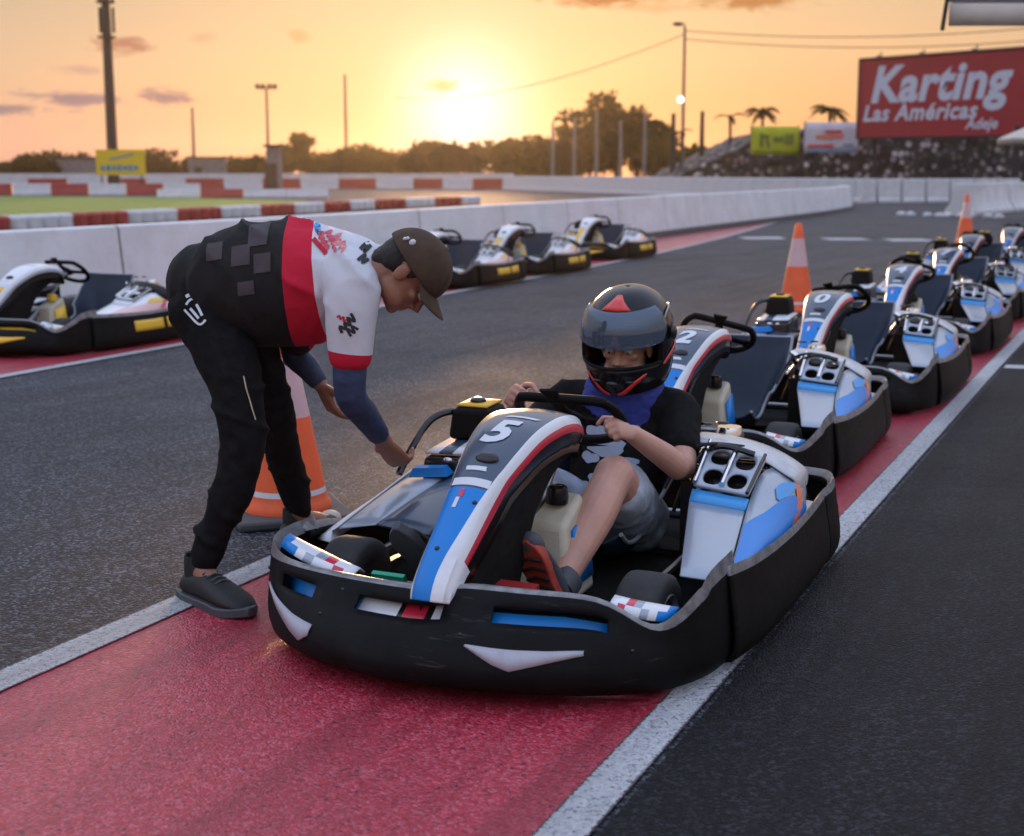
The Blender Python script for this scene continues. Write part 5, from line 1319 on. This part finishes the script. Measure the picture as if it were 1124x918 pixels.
pole_thing('street_lamp', 10.6, 90, 10.1, .13, 'tall thin lamp post with cables, left of the banners', 'lamp post', head=street_head)
for i, (px, Y, h) in enumerate(((606, 118, 5.4), (629, 116, 5.6), (653, 113, 6.0), (679, 110, 5.2), (705, 106, 5.6))):
    pole_thing('fence_post', (px - 562) / 1561 * Y, Y, h, .17, 'grey upright post in the row in front of the big tree', 'post', 'upright posts before the big tree', m='concrete_grey')
pole_thing('palm_stump', 9.9, 89, 4.9, .20, 'bare dark trunk close beside the tall lamp post', 'trunk', m='post_dark'); pole_thing('palm_stump', 11.6, 88.5, 5.0, .19, 'bare dark trunk standing alone right of the tall lamp post', 'trunk', m='post_dark')
bm = bmesh.new()
for dz in (0, .5):
    tube(bm, [V((10.6, 90, 9.9 - dz)).lerp(V((40, 78, 10.6 - dz * 1.6)), t / 20) + V((0, 0, -4 * 1.1 * (t / 20) * (1 - t / 20))) for t in range(21)], .028, 5)
tube(bm, [V((10.6, 90, 9.7)).lerp(V((-12, 150, 9.0)), t / 20) + V((0, 0, -4 * 1.4 * (t / 20) * (1 - t / 20))) for t in range(21)], .028, 5)
tag(obj('overhead_cable', bm, M['post_dark']), 'thin overhead cables strung from the tall lamp post across the sky', 'cable')
# yellow sign, sheds, kiosk
ys = empty('roadside_sign', (-25.6, 94.5, 0), label='yellow roadside sign with blue lettering at the foot of the antenna mast', cat='sign')
bm = bmesh.new(); box(bm, 0, 0, 1.98, 3.2, .12, 1.65); sp_ = obj('panel', bm, M['sign_yellow'], ys, smooth=False)
for a in (-1.3, 1.3):
    bm = bmesh.new(); tube(bm, [(a, .12, 0), (a, .12, 2.6)], .06, 6); obj('post', bm, M['post_dark'], ys)
bm = bmesh.new()
for k in range(7): box(bm, -1.15 + .36 * k, -.075, 1.62, .26, .03, .30 + .1 * ((k * 3) % 2))
box(bm, .1, -.075, 2.35, 1.6, .03, .10, Matrix.Rotation(RAD(-12), 3, 'Y'))
obj('lettering', bm, M['sign_blue'], sp_, smooth=False)
def shed(x, y, w, d, h, label, m='concrete_grey'):
    K = empty('shed', (x, y, 0), label=label, cat='shed'); bm = bmesh.new(); box(bm, 0, 0, h / 2, w, d, h); obj('wall', bm, M[m], K, smooth=False)
    bm = bmesh.new(); box(bm, 0, 0, h + .08, w + .4, d + .4, .16); obj('roof', bm, M['post_dark'], K, smooth=False)
    bm = bmesh.new(); box(bm, -w * .2, -d / 2 - .02, 1.0, .9, .06, 2.0); obj('door', bm, M['post_dark'], K, smooth=False)
shed(-37.5, 178, 4.2, 3, 3.1, 'small grey shed among the far trees, left of the floodlight pole'); shed(-52, 170, 8, 4, 3.0, 'long low grey shed beside the antenna mast')
shed(-17.6, 107, 1.0, 1.0, 3.2, 'slim grey kiosk box at the foot of the floodlight pole')
# canopies at the right
K = empty('awning', (6.44, 15, -.10), label='grey canvas awning with cream edge cutting into the top right corner', cat='awning')
bm = bmesh.new(); hexa(bm, [(-2.36, -1.2, 2.98), (2.4, -1.2, 2.98), (2.4, 2, 3.3), (-1.2, 2, 3.3), (-2.36, -1.2, 3.04), (2.4, -1.2, 3.04), (2.4, 2, 3.36), (-1.2, 2, 3.36)]); obj('roof', bm, M['canvas_dark'], K, smooth=False)
bm = bmesh.new(); rows = [[V((-2.34 + 4.74 * i / 16, -1.205 - .02 * sin(i), z)) for i in range(17)] for z in (2.965, 2.86, 2.76)]; grid(bm, rows); solid(obj('valance', bm, M['canvas'], K), .012, 0)
bm = bmesh.new(); tube(bm, [(-2.36, -1.2, 3.02), (-2.40, -1.22, 2.72)], .02, 6); obj('corner_strap', bm, M['post_dark'], K)
for a, b_ in ((1.9, -1), (1.9, 1.9)):
    bm = bmesh.new(); tube(bm, [(a, b_, .1), (a, b_, 3.0 if b_ < 0 else 3.28)], .05, 8); obj('post', bm, M['post_dark'], K)
K = empty('parasol', (15.6, 41.5, 0), label='cream parasol by the billboard at the right picture edge', cat='parasol'); bm = bmesh.new(); rows = []
for r_, z in ((.02, 2.95), (.7, 2.66), (1.5, 2.32), (1.62, 2.26), (1.6, 2.10)): rows.append([V((cos(2 * pi * k / 8 + pi / 8) * r_, sin(2 * pi * k / 8 + pi / 8) * r_, z)) for k in range(8)])
grid(bm, rows, True); solid(obj('canopy', bm, M['canvas'], K, angle=20), .01, 0)
bm = bmesh.new(); tube(bm, [(0, 0, 0), (0, 0, 2.9)], .035, 8); obj('pole', bm, M['post_dark'], K); bm = bmesh.new(); lathe(bm, [(0, 0), (.35, 0), (.35, .06), (.06, .1), (0, .1)], 16); obj('base', bm, M['cone_base'], K)
pole_thing('support_post', 23.0, 66, 3.4, .22, 'thick dark post under the right part of the red billboard', 'post', m='post_dark')

# ------------------------------------------------------------------ trees
def leaf_mat(name, c1, c2, tr):
    m = bpy.data.materials.new(name); m.use_nodes = True; T = NT(m.node_tree); T.n.clear()
    out = T.new('ShaderNodeOutputMaterial'); df = T.new('ShaderNodeBsdfDiffuse'); tl = T.new('ShaderNodeBsdfTranslucent'); mx = T.new('ShaderNodeMixShader'); mx.inputs[0].default_value = .42
    tc = T.new('ShaderNodeTexCoord').outputs['Object']; n = T.noise(tc, 1.1, 3, .6); c = T.mix(T.ramp(n, [(.35, 0), (.65, 1)]), c1, c2)
    T.l.new(c, df.inputs[0]); tl.inputs[0].default_value = (*tr, 1); T.l.new(df.outputs[0], mx.inputs[1]); T.l.new(tl.outputs[0], mx.inputs[2]); T.l.new(mx.outputs[0], out.inputs[0]); return m
M['leaf'] = leaf_mat('leaves', (.045, .055, .020), (.075, .070, .030), (.16, .10, .02)); M['leaf_dark'] = leaf_mat('dark_leaves', (.025, .035, .018), (.04, .045, .02), (.06, .05, .015)); M['bark'] = mat('bark', (.06, .045, .035), .9, var=.3)
nrg = np.random.default_rng(5)
def leaf_mesh(name, clumps, n, size, m, parent, flat=.0):
    tot = sum(c[3] * c[4] * c[5] for c in clumps); V_, F_ = [], []
    for (cx, cy, cz, rx, ry, rz) in clumps:
        k = max(20, int(n * rx * ry * rz / tot)); d = nrg.normal(size=(k, 3)); d /= np.linalg.norm(d, axis=1)[:, None]; r = nrg.uniform(.25, 1.08, size=(k, 1)) ** .55
        p = d * r * [rx, ry, rz] * (1 + .22 * np.sin(d[:, :1] * 7 + cx) * np.cos(d[:, 2:] * 6 + cz)) + [cx, cy, cz]; p = p[p[:, 2] > .05]; k = len(p)
        a = nrg.normal(size=(k, 3)); a /= np.linalg.norm(a, axis=1)[:, None]; b = np.cross(a, nrg.normal(size=(k, 3))); b /= np.linalg.norm(b, axis=1)[:, None]
        s = size * nrg.uniform(.5, 1.4, size=(k, 1)); q = np.stack([p + a * s, p + b * s * .6, p - a * s, p - b * s * .6], 1); V_.append(q.reshape(-1, 3))
    Vv = np.concatenate(V_); nf = len(Vv) // 4; me = bpy.data.meshes.new(name); me.vertices.add(len(Vv)); me.vertices.foreach_set('co', Vv.ravel()); me.loops.add(nf * 4); me.loops.foreach_set('vertex_index', np.arange(nf * 4)); me.polygons.add(nf); me.polygons.foreach_set('loop_start', np.arange(nf) * 4); me.update(calc_edges=True); me.materials.append(m)
    return link(name, me, parent)
def tree(name, x, y, h, w, label, leaf='leaf', n=2200, size=.30, group='trees along the far edge of the track', low=.12):
    K = empty(name, (x, y, 0), rng.uniform(0, 6), label=label, cat='tree' if 'tree' in name else 'bush', group=group)
    bm = bmesh.new(); tube(bm, smooth_pts([(0, 0, -.05), (.1 * w * .2, 0, h * .3), (-.05 * w * .2, .1, h * .62)], 4), [.045 * h * .6 * (1 - .07 * i) for i in range(9)], 8)
    for _ in range(6):
        a = rng.uniform(0, 6.28); z0 = h * rng.uniform(.2, .45); tube(bm, [(0, 0, z0), (cos(a) * w * .18, sin(a) * w * .18, z0 + h * .16), (cos(a) * w * .34, sin(a) * w * .34, z0 + h * .32)], [.02 * h, .014 * h, .006 * h], 6)
    obj('trunk', bm, M['bark'], K)
    cl = []
    for i in range(13):
        a = rng.uniform(0, 6.28); rr = w * .5 * rng.uniform(.1, .72); z = h * rng.uniform(low + .12, .86); q = w * rng.uniform(.12, .24) * (1.15 - .5 * z / h)
        cl.append((cos(a) * rr * (1.1 - .55 * z / h), sin(a) * rr * (1.1 - .55 * z / h), z, q, q, q * rng.uniform(.5, .8)))
    leaf_mesh('crown', cl, n, size, M[leaf], K)
rt = random.Random(11)
spec = [  # px, distance, height m, width m, kind
    (-10, 190, 3.0, 10, 'bush'), (18, 200, 2.6, 9, 'bush'), (42, 165, 3.6, 8, 'tree'), (68, 178, 4.2, 10, 'tree'), (95, 185, 4.0, 9, 'tree'), (182, 190, 4.4, 9, 'tree'), (203, 182, 3.2, 7, 'bush'), (262, 190, 3.0, 9, 'bush'), (284, 185, 3.4, 8, 'bush'),
    (312, 180, 5.0, 8, 'tree'), (337, 172, 6.2, 8, 'tree'), (360, 185, 4.0, 8, 'bush'), (384, 180, 4.6, 9, 'tree'), (408, 176, 4.8, 9, 'tree'), (432, 184, 4.6, 9, 'tree'), (456, 178, 5.2, 9, 'tree'), (480, 182, 5.6, 8, 'tree'), (503, 176, 4.8, 9, 'tree'), (528, 172, 5.4, 9, 'tree'), (552, 168, 5.2, 9, 'tree'), (575, 160, 5.6, 9, 'tree'), (598, 152, 5.8, 8, 'tree'),
    (622, 150, 7.0, 9, 'tree'), (648, 148, 8.8, 10, 'tree'), (672, 140, 9.0, 10, 'tree'), (700, 138, 7.6, 9, 'tree'), (722, 130, 5.0, 7, 'bush'), (752, 112, 3.4, 7, 'bush'), (785, 108, 3.2, 7, 'bush')]
def side_words(px):
    if px < 110: return 'at the far left, left of the yellow sign'
    if px < 300: return 'between the yellow sign and the floodlight pole'
    if px < 440: return 'between the floodlight pole and the sunset'
    if px < 610: return 'backlit right under the setting sun'
    if px < 730: return 'in the tall dark clump behind the upright posts'
    return 'behind the stone wall, left of the banners'
for px, Y, h, w, k in spec:
    px += rt.uniform(-3, 3); Y += rt.uniform(-4, 4)
    tree('bushy_tree' if k == 'tree' else 'bush', (px - 562) / 1561 * Y, Y, h, w, ('bushy dark tree ' if k == 'tree' else 'low dark bush ') + side_words(px), 'leaf' if px > 290 and rt.random() < .6 else 'leaf_dark', 3200 if px > 600 else 2000, .30 if k == 'tree' else .26, 'trees and bushes ' + side_words(px))
# palms above the stone wall
def palm(x, y, zb, h, nf, fl, label, name='palm_tree'):
    K = empty(name, (x, y, zb), label=label, cat='palm'); bm = bmesh.new(); tube(bm, [(0, 0, -.6), (.05, 0, h * .5), (.02, 0, h)], [.11, .09, .10], 8); obj('trunk', bm, M['bark'], K)
    for i in range(nf):
        a = 6.28 * i / nf + rng.uniform(-.2, .2); el = rng.uniform(.35, .95); bm = bmesh.new(); rows = []
        mid = [V((cos(a) * fl * t, sin(a) * fl * t, h + fl * (el * t * 1.2 - 1.05 * t * t))) for t in (0, .15, .3, .45, .6, .75, .9, 1)]
        sd = V((-sin(a), cos(a), 0))
        for t, p in enumerate(mid):
            wv = fl * .17 * sin(pi * min(1, (t + .6) / 8)) + .01; rows.append([p - sd * wv - V((0, 0, wv * .7)), p, p + sd * wv - V((0, 0, wv * .7))])
        vs = [[bm.verts.new(q) for q in r] for r in rows]
        for t in range(len(rows) - 1):
            a1, b1 = vs[t], vs[t + 1]
            for j0, j1 in ((0, 1), (1, 2)):
                e = j0 if j0 == 0 else j1; m0 = bm.verts.new(rows[t][e].lerp(rows[t + 1][e], .55)); bm.faces.new((a1[1], b1[1], m0, a1[e]))
        obj('frond', bm, M['leaf_dark'], K, smooth=False)
palm(14.8, 86, 3.4, 1.45, 13, 1.15, 'small palm above the lime banner'); palm(17.9, 82, 3.5, 1.25, 13, 1.2, 'small palm above the pale banner, beside the billboard'); palm(13.2, 88, 2.6, 2.0, 4, 1.05, 'thin palm sapling with few fronds left of the lime banner'); palm(10.15, 87, 2.0, 1.7, 5, .75, 'ragged palm between the two bare trunks')
